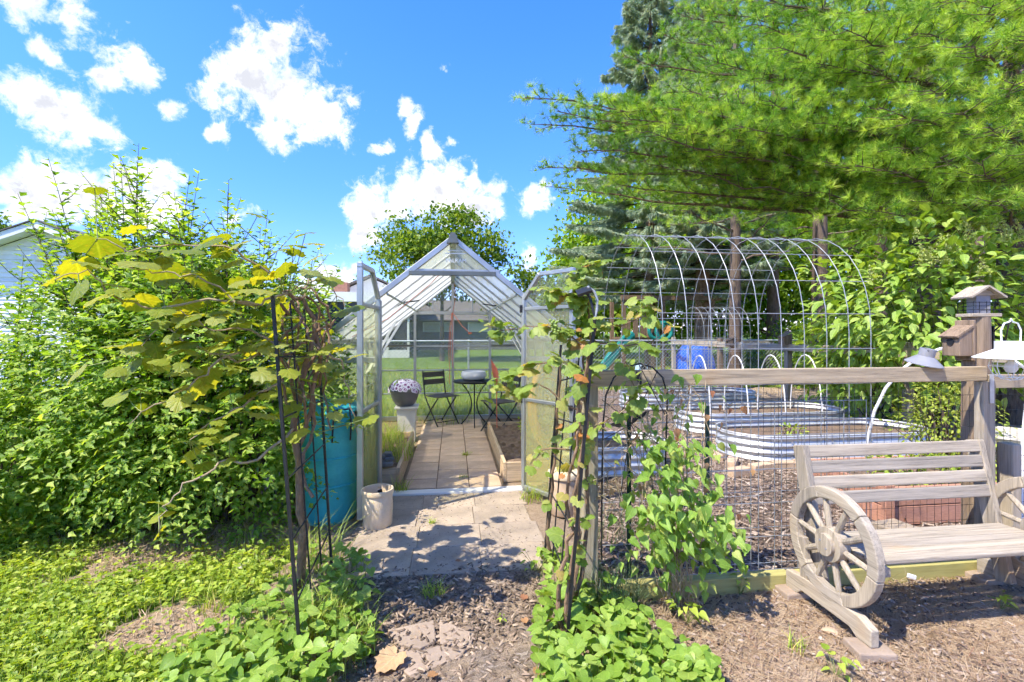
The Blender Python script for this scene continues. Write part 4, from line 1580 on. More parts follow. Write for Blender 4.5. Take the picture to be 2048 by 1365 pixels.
# cedar planter behind the bench and its neighbours
ced = thing('cedar_planter', 'reddish cedar planter box seen through the mesh behind the bench', 'planter', (4.2, 3.6, 0))
for k in range(2):
    z0_ = .0 + k * .15
    MB().span((3.32, 3.28, z0_ + .004), (5.3, 3.315, z0_ + .146)).build('board', MATS['cedar'], ced, bevel=.004)
    MB().span((3.32, 4.10, z0_ + .004), (5.3, 4.135, z0_ + .146)).build('board', MATS['cedar'], ced, bevel=.004)
    MB().span((3.32, 3.318, z0_ + .004), (3.355, 4.097, z0_ + .146)).build('board', MATS['cedar'], ced, bevel=.004)
MB().span((3.357, 3.317, .0), (5.3, 4.098, .24)).build('soil', MATS['soil'], ced)
for x in (3.30, 4.4):
    MB().span((x - .03, 3.235, 0), (x + .05, 3.278, .33)).build('corner_post', MATS['cedar'], ced, bevel=.004)
o = MB().box((3.22, 3.12, .04), (.24, .18, .10), Matrix.Rotation(.15, 3, 'Z')).build('concrete_block', MATS['concrete_tan'], None, bevel=.012)
tag(o, 'low concrete block beside the cedar planter', 'block')
gp = thing('rain_tub', 'large pale round tub at the right picture edge beyond the mesh', 'tub', (5.05, 3.72, .24))
MB().lathe([(.24, 0), (.27, .05), (.32, .30), (.34, .33), (.33, .35), (.29, .33), (.001, .28)], n=30).build('body', MATS['stone_pale'], gp, True, True)

# ---------------------------------------------------------------- far fence, play things, houses
CY = 12.2
cl = thing('chain_link_fence', 'long galvanised chain-link fence between the garden and the lawn', 'fence', (2, CY, 0))
wire = MB()
x0_, x1_, h_ = -9.0, 9.6, 1.27
st = .10
n_ = int((x1_ - x0_ + h_) / st)
for s in (-1, 1):
    for i in range(n_):
        a = x0_ + i * st - (h_ if s > 0 else 0)
        xa, xb = a, a + h_
        za, zb = (0.02, h_) if s > 0 else (h_, 0.02)
        if xb < x0_ or xa > x1_:
            continue
        wire.tube([(xa, CY + .003 * s, za), (xb, CY + .003 * s, zb)], .0032, 3, caps=False)
wo = wire.build('wire_mesh', MATS['wire_metal'], cl)
wo['kind'] = 'stuff'
MB().tube([(x0_, CY, h_ + .01), (x1_, CY, h_ + .01)], .02, 8).build('top_rail', MATS['galvanised'], cl, smooth=True)
for i in range(7):
    x = -8.6 + i * 3.0
    MB().tube([(x, CY + .03, -.1), (x, CY + .03, h_ + .05)], .028, 10).build('post', MATS['galvanised'], cl, smooth=True)


def rect(mb, x0, x1, y, z0, z1, t=.04):
    mb.span((x0, y - t, z0), (x1, y, z1))
    return mb


# white gabled house at the far left
hp = AT(90, 447, 12.0)
hx, hy, hz = hp.x, hp.y, hp.z
wh = thing('gabled_house', 'white house gable with lap siding behind the hibiscus at the far left', 'house', (hx, hy, 0))
half, pitch = 4.2, .40
MB().prism([(hx - half, hy + .06, 0), (hx + half, hy + .06, 0), (hx + half, hy + .06, hz - .18 - half * pitch), (hx, hy + .06, hz - .18), (hx - half, hy + .06, hz - .18 - half * pitch)], (0, 7, 0)).build('wall', MATS['white_vinyl'], wh)
zc = .2
while zc < hz - .3:
    top = zc + .112
    lim = half if top < hz - .18 - half * pitch else max((hz - .18 - top) / pitch, .05)
    mb = MB()
    mb.poly([(hx - lim, hy + .035, zc), (hx + lim, hy + .035, zc), (hx + lim, hy + .058, top), (hx - lim, hy + .058, top), (hx - lim, hy + .059, zc), (hx + lim, hy + .059, zc)], [(0, 1, 2, 3), (0, 4, 5, 1), (0, 3, 4), (1, 5, 2)])
    mb.build('siding_board', MATS['white_vinyl'], wh)
    zc += .112
for s in (-1, 1):
    a = Vector((hx, hy - .30, hz))
    b_ = Vector((hx + s * (half + .4), hy - .30, hz - (half + .4) * pitch))
    MB().prism([a, b_, b_ + Vector((0, 0, -.18)), a + Vector((0, 0, -.18))], (0, .03, 0)).build('bargeboard', MATS['white_vinyl'], wh)
    MB().prism([a + Vector((0, .03, -.16)), b_ + Vector((0, .03, -.16)), b_ + Vector((0, .36, -.16)), a + Vector((0, .36, -.16))], (0, 0, .015)).build('soffit', MATS['white_vinyl'], wh)
    MB().prism([a + Vector((0, -.03, .012)), b_ + Vector((s * .05, -.03, -.008)), b_ + Vector((s * .05, 7.6, -.008)), a + Vector((0, 7.6, .012))], (0, 0, .03)).build('roof', MATS['shingle'], wh)
vt = MB().span((hx - .24, hy + .0, hz - .95), (hx + .24, hy + .034, hz - .45)).build('gable_vent', MATS['white_paint'], wh)
for k in range(5):
    MB().box((hx, hy - .008, hz - .9 + k * .095), (.40, .02, .05), Matrix.Rotation(.5, 3, 'X')).build('louvre', MATS['white_vinyl'], vt)

# neighbour with a screened porch behind the greenhouse
p0, p1 = AT(560, 600, 27), AT(760, 600, 27)
ph = thing('porch_house', 'white house with dark screened porch and brick chimney behind the greenhouse', 'house', ((p0.x + p1.x) / 2, p0.y, 0))
bx0, bx1, by = p0.x, p1.x + 1.5, p0.y
zt = 1.5 + 62 / 950 * 27
MB().span((bx0, by + .3, 0), (bx1, by + 5, zt)).build('wall', MATS['window_dark'], ph)
MB().span((bx0 - .3, by - .3, zt), (bx1 + .3, by + 5, zt + .55)).build('fascia', MATS['white_vinyl'], ph)
MB().span((bx0, by + .1, 0), (bx1, by + .28, .45)).build('sill_wall', MATS['white_vinyl'], ph)
for k in range(7):
    x = bx0 + (bx1 - bx0) * k / 6
    MB().span((x - .06, by + .08, .0), (x + .06, by + .27, zt)).build('mullion', MATS['white_vinyl'], ph)
cxm = AT(716, 600, 30).x + .4
MB().prism([(cxm - 3.2, by + 5, zt + .5), (cxm + 3.2, by + 5, zt + .5), (cxm, by + 5, zt + 1.95)], (0, 8, 0)).build('gable_wall', MATS['white_vinyl'], ph)
for s in (-1, 1):
    MB().prism([(cxm, by + 4.6, zt + 2.05), (cxm + s * 3.6, by + 4.6, zt + .42), (cxm + s * 3.6, by + 13.5, zt + .42), (cxm, by + 13.5, zt + 2.05)], (0, 0, .12)).build('roof', MATS['shingle'], ph)
cp_ = AT(683, 580, 31)
MB().span((cp_.x - .45, cp_.y - .4, 0), (cp_.x + .45, cp_.y + .4, cp_.z + .45)).build('chimney', MATS['brick_red'], ph)

# long low dark house across the lawn, seen through the greenhouse
p0, p1 = AT(795, 660, 40), AT(1090, 660, 40)
dh = thing('low_house', 'long low dark house across the lawn seen through the greenhouse', 'house', ((p0.x + p1.x) / 2, p0.y, 0))
y_ = p0.y
MB().span((p0.x, y_, 0), (p1.x, y_ + 8, 2.5)).build('wall', MATS['house_dark'], dh)
MB().prism([(p0.x - .5, y_ - .5, 2.45), (p1.x + .5, y_ - .5, 2.45), (p1.x + .5, y_ + 4, 4.4), (p0.x - .5, y_ + 4, 4.4)], (0, 0, .1)).build('roof', MATS['shingle'], dh)
MB().prism([(p0.x - .5, y_ + 8.5, 2.45), (p1.x + .5, y_ + 8.5, 2.45), (p1.x + .5, y_ + 4, 4.4), (p0.x - .5, y_ + 4, 4.4)], (0, 0, .1)).build('roof', MATS['shingle'], dh)
for x, w in ((p0.x + 2.2, 2.2), (p0.x + 6.0, 1.8), (p0.x + 9, 1.4)):
    f_ = MB().span((x - .1, y_ - .06, 1.55), (x + w + .1, y_ - .01, 2.35)).build('window', MATS['white_vinyl'], dh)
    MB().span((x, y_ - .09, 1.62), (x + w, y_ - .062, 2.28)).build('pane', MATS['house_cream'], f_)

# swing set and slide, toy car, blue tarp
pp = AY(1298, 700, 15.5)
ps = thing('play_set', 'wooden play set with green slide beyond the chain-link fence', 'play set', (pp.x, 15.5, 0))
for dx in (-.9, .5):
    for dy in (0, 1.2):
        MB().span((pp.x + dx - .06, 15.5 + dy - .06, 0), (pp.x + dx + .06, 15.5 + dy + .06, 2.6)).build('post', MATS['play_wood'], ps)
MB().span((pp.x - .9, 15.5, 1.25), (pp.x + .5, 16.7, 1.33)).build('platform', MATS['play_wood'], ps)
MB().span((pp.x - 1.0, 15.4, 2.6), (pp.x + 2.6, 15.52, 2.75)).build('beam', MATS['play_wood'], ps)
for dx in (1.9, 2.5):
    MB().beam((pp.x + dx, 15.4 + (dx - 1.9) * 2, 0), (pp.x + 2.3, 15.46, 2.6), .1, .1).build('leg', MATS['play_wood'], ps)
for k in range(5):
    MB().span((pp.x - .85 + k * .27, 15.44, 1.35), (pp.x - .68 + k * .27, 15.48, 1.95)).build('baluster', MATS['play_wood'], ps)
sd_ = [(pp.x - .7, 15.35, 1.40), (pp.x - .9, 15.2, 1.3), (pp.x - 1.5, 14.9, .75), (pp.x - 1.95, 14.6, .32), (pp.x - 2.35, 14.4, .22)]
sm = MB()
for s in (-1, 0, 1):
    sm.tube([Vector(q_) + Vector((.13 * s, -.24 * s * -1 * .6 if s else 0, .05 if s else 0)) for q_ in sd_], .06 if s else .16, 8)
sm.build('slide', MATS['slide_green'], ps, smooth=True)
for dx in (.2, .45):
    MB().tube([(pp.x + dx + .28 * math.cos(a_), 15.3, 1.55 + .28 * math.sin(a_)) for a_ in [2 * math.pi * i / 20 for i in range(20)]], .07, 8, closed=True).build('climbing_ring', MATS['slide_green'], ps, smooth=True)
c0 = AY(1286, 716, 13.6)
tcx = thing('toy_car', 'small pale blue ride-on toy car on the lawn beyond chain-link', 'toy car', (c0.x, 13.6, 0))
MB().prism([(-.28, -.16, .12), (.28, -.16, .12), (.30, -.16, .30), (.12, -.16, .34), (.06, -.16, .55), (-.16, -.16, .55), (-.2, -.16, .36), (-.29, -.16, .32)], (0, .32, 0)).build('body', MATS['toy_blue'], tcx, local=True, bevel=.02)
for sx in (-.17, .17):
    for sy in (-.18, .15):
        MB().lathe([(.09, -.03), (.09, .03)], (sx, sy, .09), 14, rot=Matrix.Rotation(math.pi / 2, 3, 'X')).build('wheel', MATS['black_plastic'], tcx, local=True)
MB().span((-.13, -.166, .37), (.04, -.162, .52)).build('window', MATS['window_dark'], tcx, local=True)
c0 = AY(1390, 710, 13.0)
V, Fc = [], []
for i in range(9):
    for k in range(20):
        a_ = 2 * math.pi * k / 20
        th = math.pi / 2 * i / 8
        rr = (.62 + .07 * math.sin(3 * a_ + 1) + .04 * math.sin(7 * a_)) * math.cos(th) ** .6 if i < 8 else 0
        V.append((c0.x + rr * math.cos(a_), 13.0 + rr * .8 * math.sin(a_), 1.22 * math.sin(th) * (1 + .05 * math.sin(4 * a_ + i)) - .01))
for i in range(8):
    for k in range(20):
        Fc.append((i * 20 + k, i * 20 + (k + 1) % 20, (i + 1) * 20 + (k + 1) % 20, (i + 1) * 20 + k))
o = MB().poly(V, Fc).build('tarp_cover', MATS['tarp_blue'], None, smooth=True)
tag(o, 'bright blue tarp over a heap beyond the chain-link fence', 'tarp')

# ---------------------------------------------------------------- leaves: colours
leafmat('hibiscus_leaf', [(0, (0.114, 0.225, 0.021)), (.45, (0.215, 0.356, 0.038)), (.8, (0.378, 0.506, 0.085)), (1, (0.531, 0.618, 0.135))], .48, (1.3, 1.3, .4), veins=.7)
leafmat('grape_leaf', [(0, (0.162, 0.235, 0.032)), (.4, (0.249, 0.321, 0.038)), (.7, (0.374, 0.408, 0.054)), (1, (0.325, 0.383, 0.108))], .5, (1.65, 1.35, .22), spots=.55, veins=.7)
leafmat('young_grape_leaf', [(0, (.18, .28, .04)), (.55, (.30, .41, .08)), (.85, (.40, .44, .11)), (.97, (.46, .36, .11)), (1, (.52, .22, .07))], .45, (1.5, 1.3, .35), veins=.7)
leafmat('fence_vine_leaf', [(0, (0.156, 0.276, 0.036)), (.5, (0.240, 0.396, 0.060)), (.85, (0.336, 0.468, 0.096)), (1, (0.396, 0.432, 0.120))], .4, (1.5, 1.4, .3), veins=.7)
leafmat('violet_leaf', [(0, (0.158, 0.276, 0.032)), (.5, (0.245, 0.384, 0.054)), (1, (0.360, 0.480, 0.097))], .35, (1.4, 1.35, .3), rough=.4, veins=.7)
leafmat('weed_leaf', [(0, (0.171, 0.254, 0.025)), (.5, (0.323, 0.434, 0.052)), (1, (0.514, 0.568, 0.103))], .4, (1.4, 1.35, .3))
leafmat('grass_blade', [(0, (0.168, 0.262, 0.024)), (.5, (0.319, 0.422, 0.055)), (.88, (0.485, 0.539, 0.099)), (1, (0.704, 0.553, 0.209))], .4, (1.3, 1.3, .4))
leafmat('dark_blade', [(0, (.05, .10, .03)), (.6, (.11, .17, .06)), (1, (.26, .27, .12))], .35, (1.3, 1.3, .4))
leafmat('pine_needle', [(0, (0.106, 0.226, 0.034)), (.4, (0.210, 0.371, 0.047)), (.75, (0.398, 0.547, 0.068)), (1, (0.585, 0.676, 0.109))], .4, (1.3, 1.4, .45), rough=.5)
leafmat('spruce_needle', [(0, (0.202, 0.278, 0.178)), (.5, (0.343, 0.428, 0.285)), (.85, (0.504, 0.558, 0.375)), (1, (0.545, 0.503, 0.214))], .2, (1.1, 1.2, .8), rough=.6)
leafmat('tree_leaf', [(0, (0.085, 0.162, 0.018)), (.5, (0.169, 0.257, 0.031)), (1, (0.304, 0.365, 0.061))], .4, (1.4, 1.4, .35))
leafmat('wood_leaf', [(0, (0.112, 0.213, 0.022)), (.5, (0.225, 0.362, 0.037)), (1, (0.375, 0.500, 0.075))], .5, (1.4, 1.35, .3))
leafmat('hydrangea_leaf', [(0, (0.156, 0.273, 0.037)), (.5, (0.265, 0.403, 0.062)), (1, (0.390, 0.494, 0.123))], .38, (1.4, 1.35, .35), veins=.7)
leafmat('panicle', [(0, (.36, .42, .10)), (1, (.50, .52, .20))], .3, (1.2, 1.2, .5))
leafmat('lime_leaf', [(0, (.20, .27, .03)), (.6, (.33, .39, .05)), (1, (.42, .44, .09))], .4, (1.3, 1.3, .3))
leafmat('dry_leaf', [(0, (.34, .17, .07)), (.5, (.46, .28, .13)), (1, (.26, .10, .05))], .2, (1.2, 1.0, .6), rough=.7)
leafmat('straw_bit', [(0, (.24, .15, .08)), (.5, (.42, .29, .17)), (.85, (.55, .42, .28)), (1, (.30, .14, .08))], .1, (1, 1, 1), rough=.8)
leafmat('mulch_chip', [(0, (0.093, 0.065, 0.045)), (.4, (0.186, 0.136, 0.095)), (.8, (0.298, 0.217, 0.153)), (1, (0.447, 0.337, 0.235))], .02, (1, 1, 1), rough=.9, spec=.15)
leafmat('garden_chip', [(0, (.09, .06, .045)), (.4, (.19, .135, .10)), (.75, (.30, .225, .17)), (1, (.44, .36, .29))], .02, (1, 1, 1), rough=.9, spec=.15)
leafmat('tan_leaf', [(0, (.50, .33, .17)), (1, (.62, .44, .25))], .15, (1.2, 1.0, .6), rough=.7, veins=.5)
leafmat('berry', [(0, (.28, .38, .08)), (1, (.38, .46, .12))], .3, (1.3, 1.2, .4), rough=.3)


def tubes_part(name, paths, mat, parent, n=5):
    mb = MB()
    for pts, r in paths:
        mb.tube(pts, r, n, caps=False)
    o = mb.build(name, MATS[mat], parent)
    if name == 'petiole':
        o['kind'] = 'stuff'
    return o


# ---------------------------------------------------------------- hibiscus
def hibiscus(label, x, y, r, hd, hs, n_shoot, n_dense):
    t = thing('hibiscus_shrub', label, 'shrub', (x, y, 0), group='hibiscus shrubs')
    pos, dr, nrm, sc = [], [], [], []
    stems = []
    for k in range(n_shoot):
        a = R.uniform(0, 2 * math.pi)
        q_ = R.random() ** .6
        bx, by = x + .18 * math.cos(a), y + .18 * math.sin(a)
        H = hs * (1.0 - .16 * q_ ** 2) * R.uniform(.76, 1.03)
        tip = Vector((x + r * 1.05 * q_ * math.cos(a), y + r * .9 * q_ * math.sin(a), H))
        mid_ = Vector((bx + (tip.x - bx) * .35, by + (tip.y - by) * .35, H * .55))
        P = bez((bx, by, 0), mid_, tip, 12)
        stems.append((P, [.009 * (1 - i / 12) + .0008 for i in range(12)]))
        # leaves up the shoot, closer and smaller toward the tip, with short side shoots
        L = 60
        for i in range(L):
            u = .35 + .65 * i / L
            j = u * 11
            i0 = min(int(j), 10)
            c = P[i0].lerp(P[i0 + 1], j - i0)
            az = i * 2.4 + k
            d = Vector((math.cos(az), math.sin(az), .55))
            pos.append(c + d * .012)
            dr.append(d)
            nrm.append((-d.x * .5 + R.uniform(-.3, .3), -d.y * .5 + R.uniform(-.3, .3), 1))
            sc.append(R.uniform(.07, .10) * (1.15 - .38 * u))
        for i in range(9):
            u = R.uniform(.4, .9)
            j = u * 11
            i0 = int(j)
            c = P[i0].lerp(P[i0 + 1], j - i0)
            az = R.uniform(0, 6.28)
            e = c + Vector((math.cos(az) * .28, math.sin(az) * .28, R.uniform(.12, .34))) * R.uniform(.5, 1.1)
            stems.append(([c, c.lerp(e, .5) + Vector((0, 0, -.02)), e], [.004, .003, .0015]))
            for w in range(9):
                v = (w + 1) / 9
                d = Vector((math.cos(w * 2.4), math.sin(w * 2.4), .4))
                pos.append(c.lerp(e, v))
                dr.append(d)
                nrm.append((R.uniform(-.4, .4), R.uniform(-.4, .4), 1))
                sc.append(R.uniform(.05, .075) * (1.1 - .4 * v))
    # the dense lower body: leaves through an uneven shell
    d = rand_unit(n_dense)
    rad = .55 + .5 * rng.random(n_dense) ** .7
    lump = 1 + .13 * np.sin(17 * d[:, 0] + 13 * d[:, 2] + x) * np.sin(15 * d[:, 1] - 11 * d[:, 2]) + .16 * np.sin(5 * np.arctan2(d[:, 1], d[:, 0]) + 2 * d[:, 2] * 4 + x) + .1 * np.sin(9 * d[:, 2] + 3 * d[:, 0])
    P = np.stack([x + d[:, 0] * r * rad * lump, y + d[:, 1] * r * .95 * rad * lump, hd * .52 + d[:, 2] * hd * .52 * rad * lump], 1)
    # most of them sit on leafy sprays that stick out of the body
    ns_ = n_dense // 26
    nl_ = 17
    sd_ = rand_unit(ns_, -.05)
    sd_[:, 1] -= .25
    sd_ = unit(sd_)
    sl = .16 + .30 * rng.random(ns_)
    s0 = np.stack([x + sd_[:, 0] * r * .86, y + sd_[:, 1] * r * .82, hd * .5 + sd_[:, 2] * hd * .47], 1)
    out_ = unit(sd_ + rand_unit(ns_) * .5 + np.array([0, 0, .25]))
    side_ = unit(np.cross(out_, np.array([0, 0, 1.0])))
    uu = np.linspace(.0, 1.0, nl_)
    SP = s0[:, None] + out_[:, None] * (sl[:, None] * uu[None])[..., None] - np.array([0, 0, .10])[None, None] * (uu ** 2)[None, :, None] * sl[:, None, None] * 3
    SD = out_[:, None] * .55 + side_[:, None] * np.where(np.arange(nl_) % 2, 1.0, -1.0)[None, :, None] + rng.normal(size=SP.shape) * .25
    keep = rng.random(len(P)) < .42
    P, d = P[keep], d[keep]
    P = np.concatenate([P, SP.reshape(-1, 3)])
    d = np.concatenate([d, unit(SD.reshape(-1, 3))])
    ok = P[:, 2] > .03
    P, d = P[ok], d[ok]
    pos = np.concatenate([np.array([tuple(v) for v in pos]), P])
    dd = d + rand_unit(len(d)) * .45
    dd[:, 2] -= .15
    dr = np.concatenate([np.array([tuple(v) for v in dr]), dd])
    nn = d * .2 + rand_unit(len(d)) * .4
    nn[:, 2] += .9
    nn[:, 0] -= .35
    nn[:, 1] -= .5
    nrm = np.concatenate([np.array([tuple(v) for v in nrm]), nn])
    sc = np.concatenate([np.array(sc), .034 + .034 * rng.random(len(P))])
    leaves(t, L_HIB, pos, frames(dr, nrm), sc, MATS['hibiscus_leaf'], 100, plain_tmpl=L_HIB_PLAIN)
    for k in range(14):
        a = R.uniform(0, 6.28)
        q_ = R.uniform(.5, .95)
        stems.append((bez((x, y, .02), (x + .3 * math.cos(a), y + .3 * math.sin(a), hd * .45), (x + r * q_ * math.cos(a), y + r * q_ * math.sin(a), hd * R.uniform(.3, .8)), 8), [.014, .012, .010, .008, .006, .005, .004, .002]))
    tubes_part('stem', stems, 'twig', t)
    return t


hibiscus('hibiscus shrub nearest the greenhouse, tangled with the grape vine', -1.85, 4.20, .92, 2.0, 2.62, 40, 15000)
hibiscus('tallest hibiscus shrub in front of the white house gable', -2.55, 4.40, .86, 2.1, 3.02, 42, 15000)
hibiscus('low leafy hibiscus shrub at the left picture edge', -3.70, 4.30, .98, 1.25, 2.15, 9, 13000)

# ---------------------------------------------------------------- big grape vine on the left arbor side
gv = thing('grape_vine', 'old grape vine with broad yellow-green leaves on the left arbor side', 'vine', (-.75, 2.62, 0))
trunk = wiggle([G(592, 1192) + Vector((0, 0, -.03)), AY(606, 1050, 2.66), AY(602, 960, 2.66), AY(588, 860, 2.64), AY(600, 780, 2.62), AY(620, 700, 2.62), AY(632, 640, 2.62)], .012)
trunk[0] = Vector((trunk[0].x, trunk[0].y, -.04))
tw2 = wiggle([AY(600, 900, 2.66), AY(622, 820, 2.68), AY(640, 720, 2.66), AY(628, 640, 2.64), AY(600, 600, 2.6), AY(570, 585, 2.55)], .012)
tw3 = wiggle([AY(594, 830, 2.64), AY(580, 740, 2.6), AY(560, 700, 2.5), AY(510, 700, 2.45)], .012)
EXTRA = [[(618, 1000), (600, 900), (612, 800), (590, 720), (604, 650), (590, 595)], [(605, 930), (632, 850), (618, 760), (645, 690), (640, 620), (600, 578), (560, 585)], [(590, 860), (566, 780), (585, 700), (560, 640), (590, 600)],
         [(600, 760), (640, 690), (660, 640), (640, 590), (600, 575)], [(560, 720), (600, 690), (650, 655), (670, 640)], [(615, 800), (650, 740), (655, 660), (640, 610)], [(560, 610), (600, 640), (640, 700), (650, 780), (662, 860)]]
exb = MB()
for e_ in EXTRA:
    w_ = wiggle([AY(x_, y_, R.uniform(2.5, 2.85)) for x_, y_ in e_], .016, 4)
    exb.tube(w_, [R.uniform(.007, .011) * (1 - .5 * i / len(w_)) for i in range(len(w_))], 7)
exb.build('side_stem', MATS['vine_wood'], gv, smooth=True)
MB().tube(trunk, [.026 - .0009 * i for i in range(len(trunk))], 9).tube(tw2, .012, 8).tube(tw3, .011, 8).tube(wiggle([AY(585, 600, 2.58), AY(605, 640, 2.6), AY(560, 680, 2.55), AY(520, 710, 2.4)], .01), .008, 7).build('trunk', MATS['vine_wood'], gv, smooth=True)
canes = [
    [AY(575, 588, 2.55), AY(520, 610, 2.5), AY(470, 600, 2.42), AY(400, 555, 2.36), AY(330, 545, 2.32), AY(255, 535, 2.3)],
    [AY(520, 610, 2.5), AY(420, 600, 2.45), AY(300, 620, 2.4), AY(230, 590, 2.36), AY(170, 540, 2.34), AY(110, 560, 2.3)],
    [AY(510, 700, 2.45), AY(440, 715, 2.36), AY(400, 760, 2.34), AY(310, 810, 2.32), AY(258, 850, 2.3)],
    [AY(560, 700, 2.5), AY(470, 720, 2.46), AY(380, 690, 2.45), AY(330, 650, 2.45), AY(270, 700, 2.42)],
    [AY(560, 560, 2.6), AY(470, 500, 2.55), AY(380, 490, 2.5), AY(260, 500, 2.45), AY(195, 478, 2.42)],
    [AY(600, 600, 2.6), AY(620, 560, 2.7), AY(655, 560, 2.75), AY(690, 615, 2.75)],
    [AY(590, 860, 2.62), AY(510, 920, 2.45), AY(440, 925, 2.35), AY(370, 970, 2.28), AY(330, 1010, 2.26), AY(318, 1065, 2.26)],
    [AY(560, 760, 2.55), AY(500, 800, 2.5), AY(430, 840, 2.45), AY(380, 880, 2.4)],
    [AY(640, 700, 2.66), AY(680, 720, 2.8), AY(700, 800, 2.85), AY(715, 870, 2.85)],
    [AY(560, 690, 2.5), AY(500, 660, 2.5), AY(430, 660, 2.45), AY(360, 620, 2.4)],
]
cpaths = []
cpts = []
for c in canes:
    w = wiggle(c, .012, 4)
    cpaths.append((w, [max(.0075 * (1 - .75 * i / len(w)), .002) for i in range(len(w))]))
    cpts += w
LV = [(195, 490, 105), (255, 505, 85), (310, 498, 80), (360, 500, 90), (400, 490, 90), (430, 478, 70), (475, 488, 62), (592, 490, 55), (155, 535, 80), (190, 528, 75), (270, 525, 90),
      (330, 545, 80), (150, 585, 62), (200, 592, 95), (250, 600, 60), (103, 560, 50), (385, 550, 60), (420, 560, 70), (450, 530, 70), (480, 565, 50), (520, 580, 85), (555, 545, 60),
      (570, 535, 60), (620, 545, 65), (660, 560, 70), (692, 620, 85), (290, 605, 75), (320, 622, 60), (365, 615, 75), (325, 645, 60), (380, 640, 65), (440, 622, 75), (240, 690, 75),
      (265, 700, 50), (310, 700, 52), (350, 705, 50), (430, 640, 50), (470, 620, 60), (255, 740, 62), (370, 742, 62), (400, 772, 85), (230, 792, 75), (450, 785, 60), (500, 792, 62),
      (540, 790, 50), (290, 782, 42), (410, 815, 52), (530, 830, 60), (380, 882, 62), (440, 870, 62), (410, 932, 52), (330, 1005, 62), (320, 1030, 55), (315, 1068, 38), (640, 640, 42),
      (650, 700, 45), (680, 745, 38), (690, 800, 48), (672, 832, 42), (702, 692, 30), (590, 700, 42), (620, 760, 45), (560, 690, 42), (585, 880, 40), (600, 782, 40), (500, 700, 52), (470, 700, 52), (520, 640, 52)]
pos, dr, nrm, sc = [], [], [], []
pet_ = []
BACK = [(R.gauss(575, 50), R.gauss(700, 70), R.uniform(38, 55)) for _ in range(50)]
for (lx, ly, ls) in LV + [(R.gauss(430, 110), R.gauss(690, 110), R.uniform(36, 60)) for _ in range(110)] + BACK:
    Y0 = R.uniform(2.22, 2.62) if (lx, ly, ls) not in BACK else R.uniform(2.75, 3.2)
    p = AY(lx, ly, Y0)
    near = min(cpts, key=lambda q_: (q_ - p).length)
    d = (p - near)
    d.z *= .3
    d = (d.normalized() if d.length > 1e-3 else Vector((1, 0, 0))) + Vector((R.uniform(-.6, .6), R.uniform(-.7, .5), R.uniform(-.55, .1)))
    d.normalize()
    s = ls * .66 * (p.y * 1.02) / 950
    base = p - d * s * .4
    pos.append(tuple(base))
    dr.append(tuple(d))
    nrm.append((R.uniform(-.55, .35), R.uniform(-.6, .25), 1))
    sc.append(s)
    md = base.lerp(near, .5) + Vector((0, 0, -.015))
    pet_.append(([base, md, near], [.0018, .002, .0022]))
leaves(gv, L_GRAPE, pos, frames(np.array(dr), np.array(nrm)), np.array(sc), MATS['grape_leaf'], 250)
tubes_part('cane', cpaths, 'cane', gv, 6)
tubes_part('petiole', pet_, 'green_stem', gv, 4)


def grapes(name, label, c, n_, parent, r=.008, w=.035, h=.09):
    ico = []
    mb = MB()
    for i in range(n_):
        u = R.random()
        ww = w * (1 - u * .7)
        p_ = Vector(c) + Vector((R.uniform(-ww, ww), R.uniform(-ww, ww), -h * u))
        mb.lathe([(.001, -r), (r * .7, -r * .7), (r, 0), (r * .7, r * .7), (.001, r)], p_, 8)
    return mb.build(name, MATS['berry'], parent, smooth=True)


grapes('grape_cluster', '', AY(440, 965, 2.34), 16, gv, .007, .012, .11)
grapes('grape_cluster', '', AY(600, 580, 2.6), 12, gv, .008, .035, .03)

# ---------------------------------------------------------------- young vine on the right arbor side
rv = thing('young_vine', 'thin twisting vine with small reddish-tipped leaves beside the fence end', 'vine', (.62, 2.5, 0))
tr = [wiggle([Vector((g0.x + .06, 2.42, -.03)), AY(1160, 1090, 2.46), AY(1150, 1000, 2.46), AY(1165, 900, 2.46), AY(1155, 820, 2.46), AY(1175, 740, 2.46), AY(1180, 660, 2.46), AY(1172, 590, 2.46)], .012, 4),
      wiggle([Vector((g0.x + .08, 2.44, -.03)), AY(1172, 1060, 2.5), AY(1176, 950, 2.5), AY(1150, 850, 2.5), AY(1162, 760, 2.5), AY(1168, 680, 2.5)], .012, 4),
      wiggle([Vector((g1.x + .02, g1.y, -.02)), AY(1100, 1000, 2.98), AY(1110, 900, 2.95), AY(1118, 800, 2.9), AY(1122, 720, 2.85)], .012, 4)]
side = [[AY(1168, 690, 2.46), AY(1120, 660, 2.5), AY(1070, 650, 2.55), AY(1000, 665, 2.62), AY(975, 650, 2.65)],
        [AY(1165, 740, 2.46), AY(1110, 720, 2.5), AY(1075, 730, 2.55), AY(1030, 745, 2.6), AY(990, 770, 2.6)],
        [AY(1175, 610, 2.46), AY(1150, 560, 2.46), AY(1170, 535, 2.46), AY(1195, 528, 2.46)],
        [AY(1178, 650, 2.46), AY(1240, 650, 2.42), AY(1290, 630, 2.4), AY(1285, 600, 2.4)],
        [AY(1180, 680, 2.46), AY(1240, 690, 2.42), AY(1300, 690, 2.4), AY(1340, 650, 2.38)],
        [AY(1160, 880, 2.46), AY(1230, 830, 2.42), AY(1275, 780, 2.42), AY(1235, 690, 2.42)],
        [AY(1172, 600, 2.46), AY(1120, 590, 2.48), AY(1080, 580, 2.5)],
        [AY(1140, 900, 2.5), AY(1080, 900, 2.6), AY(1060, 930, 2.6)],
        [AY(1150, 820, 2.46), AY(1080, 770, 2.5), AY(1020, 780, 2.6)]]
pole = [g0.lerp(u0, k_ / 9) + Vector((.02 * math.cos(k_ * 2.1), .025 + .012 * math.sin(k_ * 2.1), 0)) for k_ in range(10)]
pole[0].z = -.02
